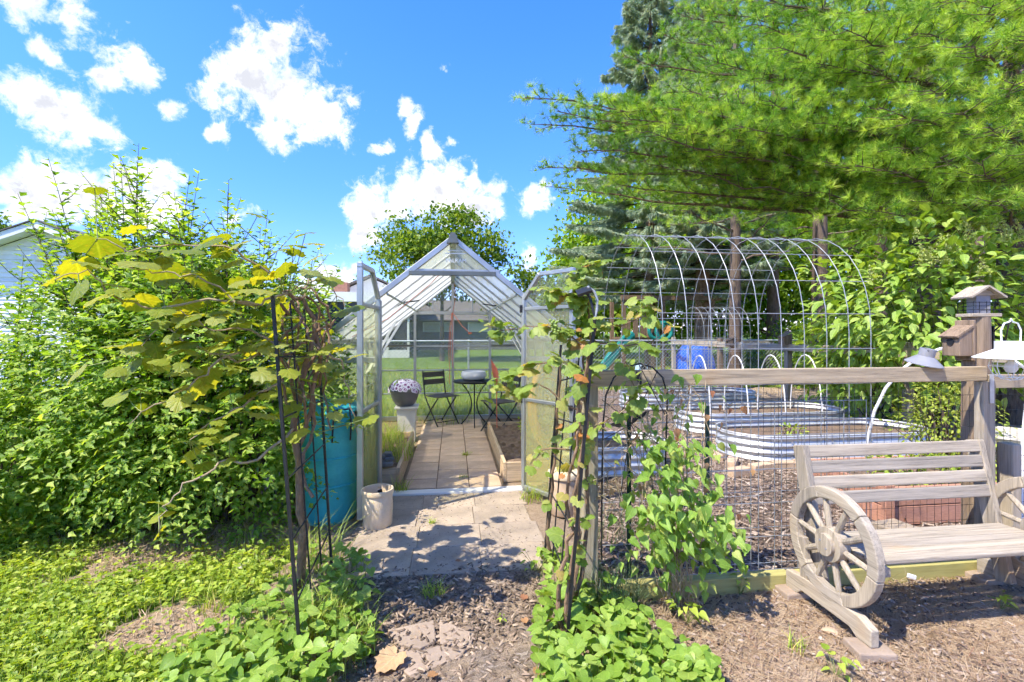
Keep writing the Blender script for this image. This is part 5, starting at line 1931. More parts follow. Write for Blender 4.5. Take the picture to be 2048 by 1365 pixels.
tr.append(wiggle(pole, .006, 3))
tr.append(wiggle([q_ + Vector((-.03, .03, 0)) for q_ in pole[:-2]], .014, 3))
paths = []
cp2 = []
for i, w in enumerate(tr):
    paths.append((w, [max(.013 * (1 - .6 * k / len(w)), .004) for k in range(len(w))]))
    cp2 += w[4:]
for c in side:
    w = wiggle(c, .012, 4)
    paths.append((w, [max(.005 * (1 - .7 * k / len(w)), .0015) for k in range(len(w))]))
    cp2 += w * 3
tubes_part('stem', paths, 'vine_wood', rv, 7)
pos, dr, nrm, sc, pet_ = [], [], [], [], []
top_ = [c for c in cp2 if c.z > 1.45 and abs(c.x - .66) < .12]
for k in range(430):
    c = R.choice(cp2) if k < 330 else R.choice(top_)
    if c.z < .75 and R.random() < .45:
        continue
    d = Vector((R.uniform(-1, 1), R.uniform(-1, .6), R.uniform(-.5, .6))).normalized()
    base = c + d * R.uniform(.015, .06)
    pet_.append(([c, base], [.0012, .001]))
    pos.append(tuple(base))
    dr.append((d.x, d.y, d.z - .4))
    nrm.append((R.uniform(-.6, .4), R.uniform(-.8, .2), .9))
    sc.append(R.choice([.028, .036, .044, .052, .062, .075]))
leaves(rv, L_GRAPE, pos, frames(np.array(dr), np.array(nrm)), np.array(sc), MATS['young_grape_leaf'], 300)
tubes_part('petiole', pet_, 'green_stem', rv, 4)
grapes('grape_cluster', '', AY(1112, 640, 2.44), 26, rv, .0085, .03, .075)

# ---------------------------------------------------------------- leafy vine on the fence
fv_ = thing('fence_vine', 'bright green heart-leaved vine climbing the timber fence', 'vine', (1.15, 2.45, 0))
stm = []
root = Vector((1.22, 2.43, -.02))
for k in range(46):
    x, y = R.gauss(1335, 55), R.uniform(740, 1120)
    e = AY(x, y, R.uniform(2.36, 2.55))
    stm.append((wiggle([root + Vector((R.uniform(-.12, .12), R.uniform(-.05, .05), 0)), root.lerp(e, .5) + Vector((R.uniform(-.08, .08), 0, 0)), e], .02, 4), .0022))
for k in range(150):                                         # the dry tangle
    c = AY(R.gauss(1300, 55), R.uniform(770, 1060), R.uniform(2.42, 2.56))
    stm.append((wiggle([c, c + Vector((R.uniform(-.14, .14), R.uniform(-.04, .04), R.uniform(-.18, .18)))], .02, 4), R.uniform(.0014, .003)))
tubes_part('stem', stm, 'cane', fv_, 4)
pos, dr, nrm, sc = [], [], [], []
def fv_leaf(x, y, Y0, s):
    p = AY(x, y, Y0)
    if p.z < .02:
        p.z = R.uniform(.03, .12)
    pos.append(tuple(p))
    dr.append((R.uniform(-.7, .8), R.uniform(-1, .1), R.uniform(-.9, .0)))
    nrm.append((R.uniform(-.7, .4), R.uniform(-.9, -.1), .8))
    sc.append(s)
for k in range(260):
    fv_leaf(R.gauss(1345, 46), R.uniform(880, 1120), R.uniform(2.28, 2.52), R.uniform(.035, .075))
for k in range(170):
    u = R.random()
    fv_leaf(1290 + 185 * u + R.gauss(0, 18), 1010 + 75 * u + R.gauss(0, 32), R.uniform(2.20, 2.45), R.uniform(.04, .08))
for k in range(55):
    fv_leaf(R.gauss(1330, 55), R.uniform(745, 900), R.uniform(2.42, 2.54), R.uniform(.035, .065))
for k in range(45):
    fv_leaf(R.gauss(1345, 60), R.uniform(1100, 1190), R.uniform(2.30, 2.5), R.uniform(.035, .06))
leaves(fv_, L_POINT, pos, frames(np.array(dr), np.array(nrm)), np.array(sc), MATS['fence_vine_leaf'], 300)
pos, dr, nrm, sc = [], [], [], []
for k in range(26):
    p = AY(R.gauss(1350, 70), R.uniform(770, 1040), R.uniform(2.4, 2.5))
    pos.append(tuple(p)); dr.append((R.uniform(-.4, .4), -.2, -1)); nrm.append((R.uniform(-1, 1), -1, .2)); sc.append(R.uniform(.03, .055))
leaves(fv_, L_POINT, pos, frames(np.array(dr), np.array(nrm)), np.array(sc), MATS['dry_leaf'], 60, name='dry_leaf')

# ---------------------------------------------------------------- violets
def violets(label, spots, smin, smax):
    """spots: function giving a random ground point"""
    c = spots()
    t = thing('violet_patch', label, 'violets', (c.x, c.y, 0), group='violet patches')
    pos, dr, nrm, sc, pt = [], [], [], [], []
    for k in range(620):
        g = spots()
        h = R.uniform(.03, .15)
        d = Vector((R.uniform(-1, 1), R.uniform(-1, 1), R.uniform(-.35, .15)))
        pos.append((g.x, g.y, h))
        dr.append(tuple(d))
        nrm.append((R.uniform(-.45, .3), R.uniform(-.5, .25), 1))
        sc.append(smin + (smax - smin) * R.random() ** 1.4)
        pt.append(([Vector((g.x - d.x * .03, g.y - d.y * .03, -.01)), Vector((g.x, g.y, h))], [.0016, .0013]))
    leaves(t, L_HEART, pos, frames(np.array(dr), np.array(nrm)), np.array(sc), MATS['violet_leaf'], 300)
    tubes_part('petiole', pt, 'green_stem', t, 4)
    return t


def spot_r():
    while True:
        x, y = R.uniform(1050, 1440), R.uniform(1120, 1440)
        lim = 1075 + max(0, 1200 - y) * .05
        hi = 1190 + max(0, y - 1190) * 1.25
        if x > lim and x < hi:
            return G(x, y)


def spot_l():
    while True:
        x, y = R.uniform(330, 790), R.uniform(1130, 1440)
        lo = 640 - (y - 1130) * 1.35
        hi = 745 + 20 * math.sin(y * .03) - max(0, y - 1280) * .6
        if lo < x < hi:
            return G(x, y)


violets('mound of round violet leaves at the foot of the right arbor side', spot_r, .04, .085)
violets('violet leaves spread around the foot of the left arbor side', spot_l, .035, .075)


def low_plant(label, px, py, n_, r, s, mat='weed_leaf', h=.12, name='weed_plant', tm=L_POINT):
    g = G(px, py)
    t = thing(name, label, 'plant', (g.x, g.y, 0), group='small weeds')
    pos, dr, nrm, sc, pt = [], [], [], [], []
    for k in range(n_):
        a = R.uniform(0, 6.28)
        q_ = r * R.random() ** .5
        z = R.uniform(.02, h)
        pos.append((g.x + q_ * math.cos(a), g.y + q_ * math.sin(a), z))
        dr.append((math.cos(a), math.sin(a), R.uniform(-.3, .3)))
        nrm.append((R.uniform(-.3, .3), R.uniform(-.3, .3), 1))
        sc.append(R.uniform(.6, 1.1) * s)
        pt.append(([Vector((g.x, g.y, -.01)), Vector(pos[-1])], [.0016, .001]))
    leaves(t, tm, pos, frames(np.array(dr), np.array(nrm)), np.array(sc), MATS[mat], n_)
    tubes_part('stem', pt, 'green_stem', t, 4)
    return t


low_plant('leafy weed sprouting in the bench shadow', 2002, 1220, 9, .05, .05, h=.10)
low_plant('weed seedling on bare ground below the bench rocker', 1672, 1350, 10, .07, .05)
low_plant('low weed under the fence vine by the pine straw', 1375, 1245, 16, .08, .055)
low_plant('small leafy weed near the end of the yellow kickboard', 1480, 1190, 9, .05, .04)
low_plant('clump of weeds between the violets and dark mulch', 700, 1205, 26, .13, .05)
low_plant('small sprout alone in the mulch path', 1003, 1247, 6, .025, .025, h=.04)
low_plant('leafy weeds at the edge of the apron by the right arbor foot', 1075, 1140, 18, .10, .045)


def grass_clump(label, loc, n_, h, r, mat='grass_blade', wid=.006, tm=B_LONG):
    t = thing('grass_clump', label, 'grass', loc, group='grass clumps')
    a = rng.random(n_) * 2 * math.pi
    q_ = r * rng.random(n_) ** .5
    pos = np.stack([loc[0] + q_ * np.cos(a), loc[1] + q_ * np.sin(a), np.full(n_, loc[2] - .01)], 1)
    M = rand_rot_z(n_)
    hh = h * (.45 + .6 * rng.random(n_))
    sc = np.stack([np.full(n_, wid), hh * (.5 + .6 * rng.random(n_)), hh], 1)
    o = linkobj('blades', scatter_mesh('blades', tm, pos - np.array(loc)[None], M, sc, MATS[mat]), t)
    return t


def gl3(px, py, z=0):
    g = G(px, py)
    return (g.x, g.y, z)


grass_clump('long arching grass beside the left arbor post', gl3(655, 1255), 150, .34, .14)
grass_clump('arching grass among the violets left of the arbor post', gl3(540, 1310), 90, .26, .14)
grass_clump('arching grass between the violets and the broken flagstone', gl3(715, 1300), 80, .24, .10)
grass_clump('short grass at the edge of the bare lawn patch', gl3(440, 1215), 60, .16, .10)
grass_clump('tall thin grass behind the left arbor post', gl3(640, 1130), 70, .42, .16)
grass_clump('fine dull grass at the foot of the left fence post', (.86, 2.46, 0), 260, .36, .14, 'dark_blade', .004)
grass_clump('short grass tuft in the shaded middle of the mulch path', gl3(868, 1185), 90, .09, .07)
grass_clump('grass tuft growing on the apron below the crock', gl3(864, 1048), 45, .07, .03)
grass_clump('grass tuft in a joint of the greenhouse path', gl3(932, 912), 60, .09, .05)
grass_clump('small grass tuft just inside the greenhouse threshold', gl3(928, 958), 45, .08, .05)
grass_clump('sparse grass by the right end of the white threshold', gl3(1062, 1000), 70, .22, .10)
grass_clump('grass along the left end of the white threshold', gl3(800, 985), 60, .22, .07)
grass_clump('weedy grass growing in the left greenhouse bed', (-.85, 5.3, .15), 420, .42, .42)
grass_clump('weedy grass at the far end of the left greenhouse bed', (-.85, 6.1, .15), 260, .35, .25)
grass_clump('grass growing along the back wall inside the greenhouse', (-.1, 8.1, 0), 240, .28, .5)
grass_clump('upright grass in front of the hibiscus', gl3(498, 1095), 14, .26, .03)
grass_clump('thin grass tuft in front of the bench rocker', gl3(1592, 1300), 30, .10, .04)
grass_clump('dry grass by the fence behind the iron trellis', (1.35, 3.3, 0), 200, .30, .35, 'dark_blade', .004)


def bush(name, label, c, rad, n_, s, mat, tm=L_OVAL, n_ind=0, base=True, up=.7, cat='shrub', group=None, low=.02):
    t = thing(name, label, cat, (c[0], c[1], 0), group=group)
    d = rand_unit(n_)
    rr = .45 + .58 * rng.random(n_) ** .55
    lump = 1 + .15 * np.sin(4 * np.arctan2(d[:, 1], d[:, 0]) + 5 * d[:, 2] + c[0]) + .10 * np.sin(11 * d[:, 2] + 5 * d[:, 0])
    P = np.array(c)[None] + d * np.array(rad)[None] * (rr * lump)[:, None]
    ok = P[:, 2] > low
    P, d = P[ok], d[ok]
    dd = d + rand_unit(len(d)) * .8
    dd[:, 2] -= .3
    nn = d * .4 + rand_unit(len(d)) * .4
    nn[:, 2] += up
    leaves(t, tm, P, frames(dd, nn), s * (.65 + .6 * rng.random(len(P))), MATS[mat], n_ind)
    st_ = []
    for k in range(30):
        e = P[R.randrange(len(P))]
        b0 = Vector((c[0] + R.uniform(-.12, .12), c[1] + R.uniform(-.12, .12), 0 if base else low))
        st_.append((bez(b0, Vector((c[0] * .6 + e[0] * .4, c[1] * .6 + e[1] * .4, e[2] * .7)), Vector(e), 7), [.012, .010, .008, .006, .004, .003, .002]))
    tubes_part('stem', st_, 'twig', t)
    return t


pc = AT(1850, 590, 6.6)
hy_ = bush('hydrangea', 'large hydrangea bush with pale green panicles behind the bird feeder', (pc.x + .45, pc.y + .2, 1.75), (1.7, 1.3, 1.25), 3600, .155, 'hydrangea_leaf', L_OVAL, 300)
hp2 = bush('hydrangea', 'lower hydrangea growth behind the rail fence and grey lantern', (pc.x + .7, pc.y + 1.5, 1.0), (1.2, 1.0, 1.2), 1500, .14, 'hydrangea_leaf', L_OVAL, 100)
pan = []
for k in range(30):
    d = Vector((R.uniform(-1, .6), R.uniform(-1, -.1), R.uniform(.1, 1))).normalized()
    c = Vector((pc.x + .45 + d.x * 1.7, pc.y + .2 + d.y * 1.3, 1.75 + d.z * 1.25))
    for w in range(110):
        u = R.random()
        rr = .07 * (1 - u)
        a = R.uniform(0, 6.28)
        pan.append((c.x + rr * math.cos(a) + d.x * .1 * u, c.y + rr * math.sin(a), c.z + .20 * u))
pan = np.array(pan)
o = linkobj('panicle', scatter_mesh('panicle', L_SMALL, pan - np.array(ORG[hy_.name])[None], frames(rand_unit(len(pan), .5), rand_unit(len(pan))), .018 + .012 * rng.random(len(pan)), MATS['panicle']), hy_)
o['kind'] = 'stuff'
sc_ = AT(1885, 850, 4.55)
bush('lime_shrub', 'small lime green shrub beyond the mesh and bench back', (sc_.x + .05, sc_.y, .62), (.42, .36, .42), 1500, .042, 'lime_leaf', L_OVAL, 0)
bush('lime_shrub', 'small lime green shrub at the right edge beyond the lantern', (sc_.x + 1.0, sc_.y - .55, .72), (.45, .36, .5), 1500, .042, 'lime_leaf', L_OVAL, 0)
bush('garden_herb', 'leafy green herb growing in the cedar planter', (3.9, 3.55, .36), (.45, .2, .18), 420, .055, 'weed_leaf', L_OVAL, 0, low=.22)
bush('garden_herb', 'green herb in the cedar planter by the pale tub', (4.6, 3.6, .36), (.35, .25, .2), 400, .06, 'weed_leaf', L_OVAL, 0, low=.22)
bush('garden_herb', 'small green seedling in the nearest metal bed', (4.25, 5.5, .25), (.18, .1, .1), 70, .06, 'weed_leaf', L_OVAL, 0, low=.18)
bush('tomato_plant', 'green plant in the right greenhouse bed by the doorpost', (.98, 5.4, .36), (.2, .45, .24), 420, .06, 'weed_leaf', L_OVAL, 0, low=.16)
cn = thing('canna_plant', 'canna with one red leaf near the round table', 'plant', (.62, 6.7, .18))
pos = [(.62, 6.7, .78), (.60, 6.7, .66), (.66, 6.72, .55), (.58, 6.68, .5)]
cfr = frames(np.array([(-.12, 0, 1), (.05, .1, 1), (.9, 0, .5), (-.8, -.2, .5)]), np.array([(.3, -1, .1)] * 4))
leaves(cn, L_SLIM, pos[:1], cfr[:1], np.array([.34]), MATS['cord_red'], 1, name='red_leaf')
leaves(cn, L_SLIM, pos[1:], cfr[1:], np.array([.22, .2, .18]), MATS['weed_leaf'], 3)
MB().tube([(.62, 6.7, .15), (.615, 6.7, .5), (.62, 6.7, .86)], .007, 6).build('stem', MATS['cord_red'], cn)
lg = thing('tall_foliage', 'tall strappy green plant behind the left front panel of the greenhouse', 'plant', (-.98, 4.78, .16))
nb = 60
pos = np.stack([-.98 + .10 * rng.normal(size=nb), 4.80 + .05 * rng.normal(size=nb), np.full(nb, .16)], 1)
linkobj('blades', scatter_mesh('blades', B_GRASS, pos - np.array([-.98, 4.78, .16]), rand_rot_z(nb), np.stack([np.full(nb, .022), .25 + .2 * rng.random(nb), .7 + .35 * rng.random(nb)], 1), MATS['grass_blade']), lg)

# ---------------------------------------------------------------- trees
def tree(name, label, base, cc, cr, n_clump, per, ls, mat, seed, tr_r=.18, sig=.16, group=None, trunk_mat='bark'):
    t = thing(name, label, 'tree', (base[0], base[1], 0), group=group)
    rg = np.random.default_rng(seed)
    d = unit(rg.normal(size=(n_clump, 3)))
    rad = rg.random(n_clump) ** .45
    C = np.array(cc)[None] + d * rad[:, None] * np.array(cr)[None]
    P = C[:, None, :] + rg.normal(size=(n_clump, per, 3)) * (np.array(cr) * sig * np.array([1, 1, .55]))[None, None]
    P = P.reshape(-1, 3)
    dd = rg.normal(size=P.shape)
    dd[:, 2] -= .3
    nn = rg.normal(size=P.shape) * .6
    nn[:, 2] += .8
    leaves(t, L_FAR, P, frames(dd, nn), 1.08 * ls * (.6 + .7 * rg.random(len(P))), MATS[mat], 0, rest='crown', rnd=rg.random(len(P)))
    br = MB()
    top = Vector((cc[0], cc[1], cc[2] + cr[2] * .35))
    tp = bez((base[0], base[1], -.15), (base[0] * .7 + cc[0] * .3, base[1] * .7 + cc[1] * .3, cc[2] * .5), top, 9)
    br.tube(tp, [tr_r * (1 - .8 * i / 8) for i in range(9)], 9)
    for k in range(min(34, n_clump)):
        c = Vector(C[k])
        u = min(max((c.z - .3 * cr[2]) / top.z, .25), .85) * 8
        i0 = int(u)
        s_ = tp[i0].lerp(tp[min(i0 + 1, 8)], u - i0)
        br.tube(bez(s_, s_.lerp(c, .5) + Vector((0, 0, -.1 * cr[2])), c, 6), [tr_r * .32, tr_r * .26, tr_r * .2, tr_r * .14, tr_r * .1, tr_r * .05], 5, caps=False)
    br.build('trunk', MATS[trunk_mat], t, smooth=True)
    return t


c = AT(884, 520, 25)
tree('maple_tree', 'broad green tree rising behind the greenhouse gable', (c.x, c.y, 0), (c.x, c.y, 5.6), (3.3, 3.0, 2.5), 120, 95, .22, 'tree_leaf', 3, .14, .14)
c = AT(1055, 600, 24)
tree('small_tree', 'rounded green tree between the greenhouse roof and the spruces', (c.x, c.y, 0), (c.x, c.y, 2.9), (1.9, 1.8, 1.9), 50, 90, .2, 'tree_leaf', 4, .14)
c = AT(15, 470, 27)
tree('hill_tree', 'tree crown showing above the white house roof', (c.x, c.y, 0), (c.x, c.y, 5.9), (2.3, 2.0, 2.3), 60, 90, .24, 'tree_leaf', 5, .2)
c = AT(735, 590, 36)
tree('garden_tree', 'low round tree behind the porch house gable', (c.x, c.y, 0), (c.x, c.y, 3.6), (2.6, 2.2, 1.9), 50, 80, .26, 'tree_leaf', 6, .2)
WOOD = [(1170, 28, 8.0, 2.4), (1235, 30, 12, 4.0), (1330, 27, 11, 3.6), (1440, 31, 14, 4.2), (1540, 25, 11.5, 3.6), (1640, 29, 14, 4.2), (1730, 24, 12.5, 3.8), (1830, 27, 14.5, 4.2), (1930, 22, 12.5, 3.6), (2030, 25, 15, 4.2), (2150, 21, 13, 4)]
WL = ['first', 'second', 'third', 'fourth', 'fifth', 'sixth', 'seventh', 'eighth', 'ninth', 'tenth', 'eleventh']
for i, (px, t_, H, r_) in enumerate(WOOD):
    c = AT(px, 600, t_)
    tree('woodland_tree', 'sunlit yellow-green tree of the wood behind the pines, %s counted from the greenhouse' % WL[i], (c.x, c.y, 0), (c.x, c.y, H * .50), (r_, r_ * .8, H * .52), 110, 70, .30, 'wood_leaf', 20 + i, .2, .17, 'woodland behind the pines')
for i, (px, t_) in enumerate(((1660, 13.0), (1600, 17.5), (1760, 11.5))):
    c = AT(px, 690, t_)
    bush('understory_bush', ['bright green bush beside the far nest box post', 'bright green undergrowth beneath the pine trunks', 'bright green bush behind the hydrangea and rail fence'][i], (c.x, c.y, .8), (1.4, 1.2, 1.1), 1800, .14, 'wood_leaf', L_OVAL, 0, group='understory bushes')

TUFTS = [tuft_template(28, 1.35, .021, s) for s in (1, 2, 3)]
FAR_TUFT = tuft_template(12, 1.3, .038, 7)
SPRUCE_T = tuft_template(12, .62, .07, 9)


def pine_limb(P, R0, tuft_len, acc, tubes_, density=1.0):
    tone = R.uniform(.0, .62)
    """P: limb path; side branches on both sides carry the needle tufts"""
    n_ = len(P)
    tubes_.append((P, [max(R0 * (1 - .9 * i / (n_ - 1)), .006) for i in range(n_)]))
    L = sum((P[i + 1] - P[i]).length for i in range(n_ - 1))
    ns = int(L / .18 * density)
    for k in range(ns):
        u = .30 + .70 * (k + R.random()) / ns
        j = min(u, .999) * (n_ - 1)
        i0 = int(j)
        c = P[i0].lerp(P[i0 + 1], j - i0)
        ax = (P[i0 + 1] - P[i0]).normalized()
        sd = ax.cross(Vector((0, 0, 1))).normalized() * (1 if k % 2 else -1)
        l = (1.25 * (1 - u) + .28) * R.uniform(.6, 1.1) * min(1, L / 3.5)
        e = c + (ax * .75 + sd * R.uniform(.45, 1.0) + Vector((0, 0, R.uniform(-.12, .38)))).normalized() * l
        mdl = c.lerp(e, .5) + Vector((0, 0, -.05 * l))
        tubes_.append(([c, mdl, e], [.007, .005, .003]))
        nt_ = max(3, int(l / .06 * density))
        for w in range(nt_):
            v = .15 + .85 * (w + 1) / nt_
            q_ = (c.lerp(mdl, v * 2) if v < .5 else mdl.lerp(e, v * 2 - 1))
            d = (e - c).normalized() * .8 + Vector((R.uniform(-.8, .8), R.uniform(-.8, .8), R.uniform(-.15, .8)))
            q2 = q_ + d.normalized() * R.uniform(.0, .10)
            acc.append((q2, d, tuft_len * R.uniform(.75, 1.2), tone + .32 * R.random() + .05 * v))


def pine(name, label, base, lean, H, tr_r, limbs, tuft_len, mat='pine_needle', tm=None, trunk_mat='bark', group='pines', density=1.0):
    t = thing(name, label, 'tree', (base[0], base[1], 0), group=group)
    T = bez((base[0], base[1], -.2), (base[0] + lean[0] * .4, base[1] + lean[1] * .4, H * .5), (base[0] + lean[0], base[1] + lean[1], H), 14)
    MB().tube(T, [tr_r * (1.25 if i == 0 else 1) * (1 - .75 * i / 13) for i in range(14)], 12).build('trunk', MATS[trunk_mat], t, smooth=True)
    acc, tb_ = [], []
    for (tip, drop) in limbs:
        tip = Vector(tip)
        zz = min(max(tip.z - drop, 1.6), H * .97)
        u = zz / H * 13
        i0 = min(int(u), 12)
        s_ = T[i0].lerp(T[i0 + 1], u - i0)
        md = s_.lerp(tip, .5) + Vector((R.uniform(-.35, .35), R.uniform(-.35, .35), R.uniform(-.09, .02) * (tip - s_).length))
        P = bez(s_, md, tip, 12)
        P = [P[0]] + [q_ + Vector((R.uniform(-.05, .05), R.uniform(-.05, .05), R.uniform(-.05, .05))) for q_ in P[1:]]
        pine_limb(P, .014 + .007 * (tip - s_).length, tuft_len, acc, tb_, density)
    tubes_part('limb', tb_, 'bark', t, 5)
    pos = np.array([tuple(a[0]) for a in acc])
    dr = np.array([tuple(a[1]) for a in acc])
    sc = np.array([a[2] for a in acc])
    fr_ = frames(dr, rand_unit(len(acc)))
    tn = np.array([a[3] for a in acc])
    if tm is not None:
        leaves(t, tm, pos, fr_, sc, MATS[mat], 0, rest='crown', rnd=tn)
    else:
        for k in range(3):
            s_ = slice(k, None, 3)
            leaves(t, TUFTS[k], pos[s_], fr_[s_], sc[s_], MATS[mat], 0, rest='crown', rnd=tn[s_])
    return t


bB = AT(1850, 665, 8.8)
tipsB = [(1050, 195, 7.4), (1075, 250, 7.7), (1090, 330, 8.4), (1105, 375, 9.2), (1160, 300, 7.4), (1180, 210, 7.0), (1250, 240, 7.2), (1290, 330, 7.8), (1330, 180, 7.6), (1360, 260, 7.0), (1430, 120, 8.2),
         (1500, 50, 8.2), (1320, 70, 9.6), (1400, -30, 9.0), (1600, -50, 8.0), (1700, 20, 7.2), (1640, 250, 7.0), (1560, 310, 7.4), (1470, 250, 6.8), (1540, 200, 7.0), (1600, 150, 7.8), (1500, 350, 8.0), (1380, 350, 7.6), (1230, 370, 8.6), (1700, -60, 7.5), (1250, 120, 9.0), (1450, -20, 7.5), (1550, 90, 7.2), (1650, 60, 6.8), (1500, 150, 7.4), (1420, 300, 7.2), (1600, 380, 7.5), (1290, 270, 6.9), (1120, 220, 7.3), (1430, 30, 9.4), (1380, 110, 9.4), (1490, 110, 8.6), (1350, 30, 9.8)]
pine('white_pine', 'white pine with long bright limbs reaching over the wire arch', (bB.x, bB.y), (.1, .2), 13, .26, [(AT(*p), AT(*p).z - (1.5 + (665 - p[1] - 45) / 950 * 8.8)) for p in tipsB], .14, density=1.08)
bA = AT(2040, 665, 8.0)
tipsA = [(1660, 400, 7.0), (1760, 420, 6.6), (1910, 230, 5.6), (1960, 330, 5.6), (1820, 70, 6.1), (1925, 90, 5.4), (2035, 160, 5.2), (1880, 310, 6.1), (1700, 210, 7.4), (1790, 290, 6.6), (1990, 20, 5.6), (1640, 130, 7.2), (1850, -30, 6.2),
         (2060, 300, 5.4), (1740, 130, 6.6), (1720, 330, 6.6), (2080, 60, 5.4), (1760, -20, 6.6), (1980, 250, 5.4), (1760, 220, 6.0), (1850, 180, 5.8), (1850, 400, 6.5), (1890, -40, 5.6), (1690, 60, 6.6), (2000, 400, 5.6), (1640, 320, 7.0)]
pine('white_pine', 'white pine whose dark trunk stands at the right picture edge', (bA.x, bA.y), (.3, .1), 14, .36, [(AT(*p), AT(*p).z - (1.5 + (665 - p[1] - 45) / 950 * 8.0)) for p in tipsA], .14, density=1.02)


def ring_limbs(base, z0, z1, n_, r0, r1, seed):
    rr = random.Random(seed)
    out_ = []
    for k in range(n_):
        u = k / n_
        z = z0 + (z1 - z0) * u
        r_ = (r0 + (r1 - r0) * u) * rr.uniform(.75, 1.1)
        a = k * 2.4 + rr.uniform(-.4, .4)
        out_.append(((base.x + r_ * math.cos(a), base.y + r_ * math.sin(a), z), .15 * r_))
    return out_


bC = AT(1470, 665, 12.5)
pine('white_pine', 'slender white pine filling the space behind the wire arch', (bC.x, bC.y), (.1, .1), 12, .17, ring_limbs(bC, 3.9, 10.5, 34, 3.6, 1.8, 31), .17, density=.62)
FARP = [(1638, 15.5, .27, 'pine with a dark straight trunk behind the far end of the wire arch', 3.4), (1545, 19.0, .25, 'slim dark pine trunk standing midway behind the wire arch', 4.0), (1760, 17.0, .24, 'pine standing behind the hydrangea and bird feeder', 3.2), (1950, 15.0, .26, 'pine standing behind the white lantern side of the fence', 4.6)]
for i, (px, t_, r_, lab, zlow) in enumerate(FARP):
    c = AT(px, 665, t_)
    pine('far_pine', lab, (c.x, c.y), (.15, 0), 17, r_, ring_limbs(c, zlow + .4, 15.5, 42, 3.4, 1.4, i), .26, tm=FAR_TUFT, density=.55)


def spruce(label, base, H, r0, zlow, seed, tr_r=.22):
    t = thing('blue_spruce', label, 'tree', (base.x, base.y, 0), group='spruces')
    rr = random.Random(seed)
    MB().tube([(base.x, base.y, -.2), (base.x, base.y, H * .5), (base.x, base.y, H)], [tr_r * 1.1, tr_r * .6, .02], 12).build('trunk', MATS['bark_red'], t, smooth=True)
    acc, tb_ = [], []
    z = zlow
    k = 0
    while z < H - .3:
        r_ = r0 * (1 - (z - zlow * .4) / (H - zlow * .4)) * rr.uniform(.8, 1.1)
        a = k * 2.4 + rr.uniform(-.3, .3)
        d = Vector((math.cos(a), math.sin(a), 0))
        s_ = Vector((base.x, base.y, z))
        P = bez(s_, s_ + d * r_ * .55 + Vector((0, 0, -.10 * r_)), s_ + d * r_ + Vector((0, 0, -.02 * r_)), 6)
        tb_.append((P, [.035, .03, .024, .018, .012, .005]))
        sd = Vector((-d.y, d.x, 0))
        nt_ = int(r_ / .085)
        for w in range(nt_):
            u = .25 + .75 * (w + 1) / nt_
            j = min(u, .999) * 5
            c = P[int(j)].lerp(P[int(j) + 1], j - int(j))
            for s in (-1, 1):
                l = (.55 * (1.15 - u) + .12) * rr.uniform(.6, 1.1)
                for q_ in (0.3, .65, 1.0):
                    e = c + (d * .6 + sd * s).normalized() * l * q_ + Vector((0, 0, -.22 * l * q_))
                    dd = d * .5 + sd * s * .6 + Vector((rr.uniform(-.3, .3), rr.uniform(-.3, .3), -.75 + rr.uniform(-.3, .5)))
                    acc.append((e, dd, .24 * rr.uniform(.7, 1.15)))
        z += .075 + .012 * rr.random()
        k += 1
    tubes_part('limb', tb_, 'twig', t, 4)
    pos = np.array([tuple(a[0]) for a in acc])
    leaves(t, SPRUCE_T, pos, frames(np.array([tuple(a[1]) for a in acc]), rand_unit(len(acc))), np.array([a[2] for a in acc]), MATS['spruce_needle'], 0, rest='crown')
    # bare dead twigs on the lower trunk
    dt = []
    for k in range(40):
        a = rr.uniform(0, 6.28)
        z = rr.uniform(1.6, zlow + 1.2)
        l = rr.uniform(.6, 1.8)
        p0_ = Vector((base.x, base.y, z))
        dt.append(([p0_, p0_ + Vector((math.cos(a) * l * .5, math.sin(a) * l * .5, .05)), p0_ + Vector((math.cos(a) * l, math.sin(a) * l, -.05))], [.02, .013, .006]))
    tubes_part('dead_twig', dt, 'bark_red', t, 4)
    return t


c = AT(1300, 665, 20)
spruce('blue-grey spruce showing against the sky left of the pines', c, 19, 5.0, 2.9, 1)
c = AT(1405, 665, 17)
spruce('spruce with a bare reddish trunk behind the blue tarp', c, 17, 3.4, 3.6, 2, .27)

# ---------------------------------------------------------------- loose ground cover
def scatter_ground(name, label, cat, n_, zone_i, box, tm, size, mat, z=(0.0, .01), flat=True, thr=.35, tilt=.35):
    x = rng.uniform(box[0], box[1], n_)
    y = rng.uniform(box[2], box[3], n_)
    w = zones(x, y)[zone_i]
    ok = rng.random(n_) < np.clip((w - thr * .3), 0, 1)
    # nothing on the paving
    pave = (np.abs(x + .04) < .66) & (y > 3.08) & (y < 8.28)
    ok &= ~(pave & (rng.random(n_) > .035))
    x, y = x[ok], y[ok]
    k = len(x)
    M = rand_rot_z(k)
    if flat:
        nrm = rand_unit(k) * tilt
        nrm[:, 2] += 1
        d = np.stack([np.cos(rng.random(k) * 6.283), np.sin(rng.random(k) * 6.283), rng.normal(size=k) * tilt * .4], 1)
        M = frames(d, nrm)
    pos = np.stack([x, y, rng.uniform(z[0], z[1], k)], 1)
    s = np.stack([rng.uniform(a, b2, k) for a, b2 in size], 1)
    o = linkobj(name, scatter_mesh(name, tm, pos, M, s, MATS[mat]))
    tag(o, label, cat, kind='stuff')
    return o


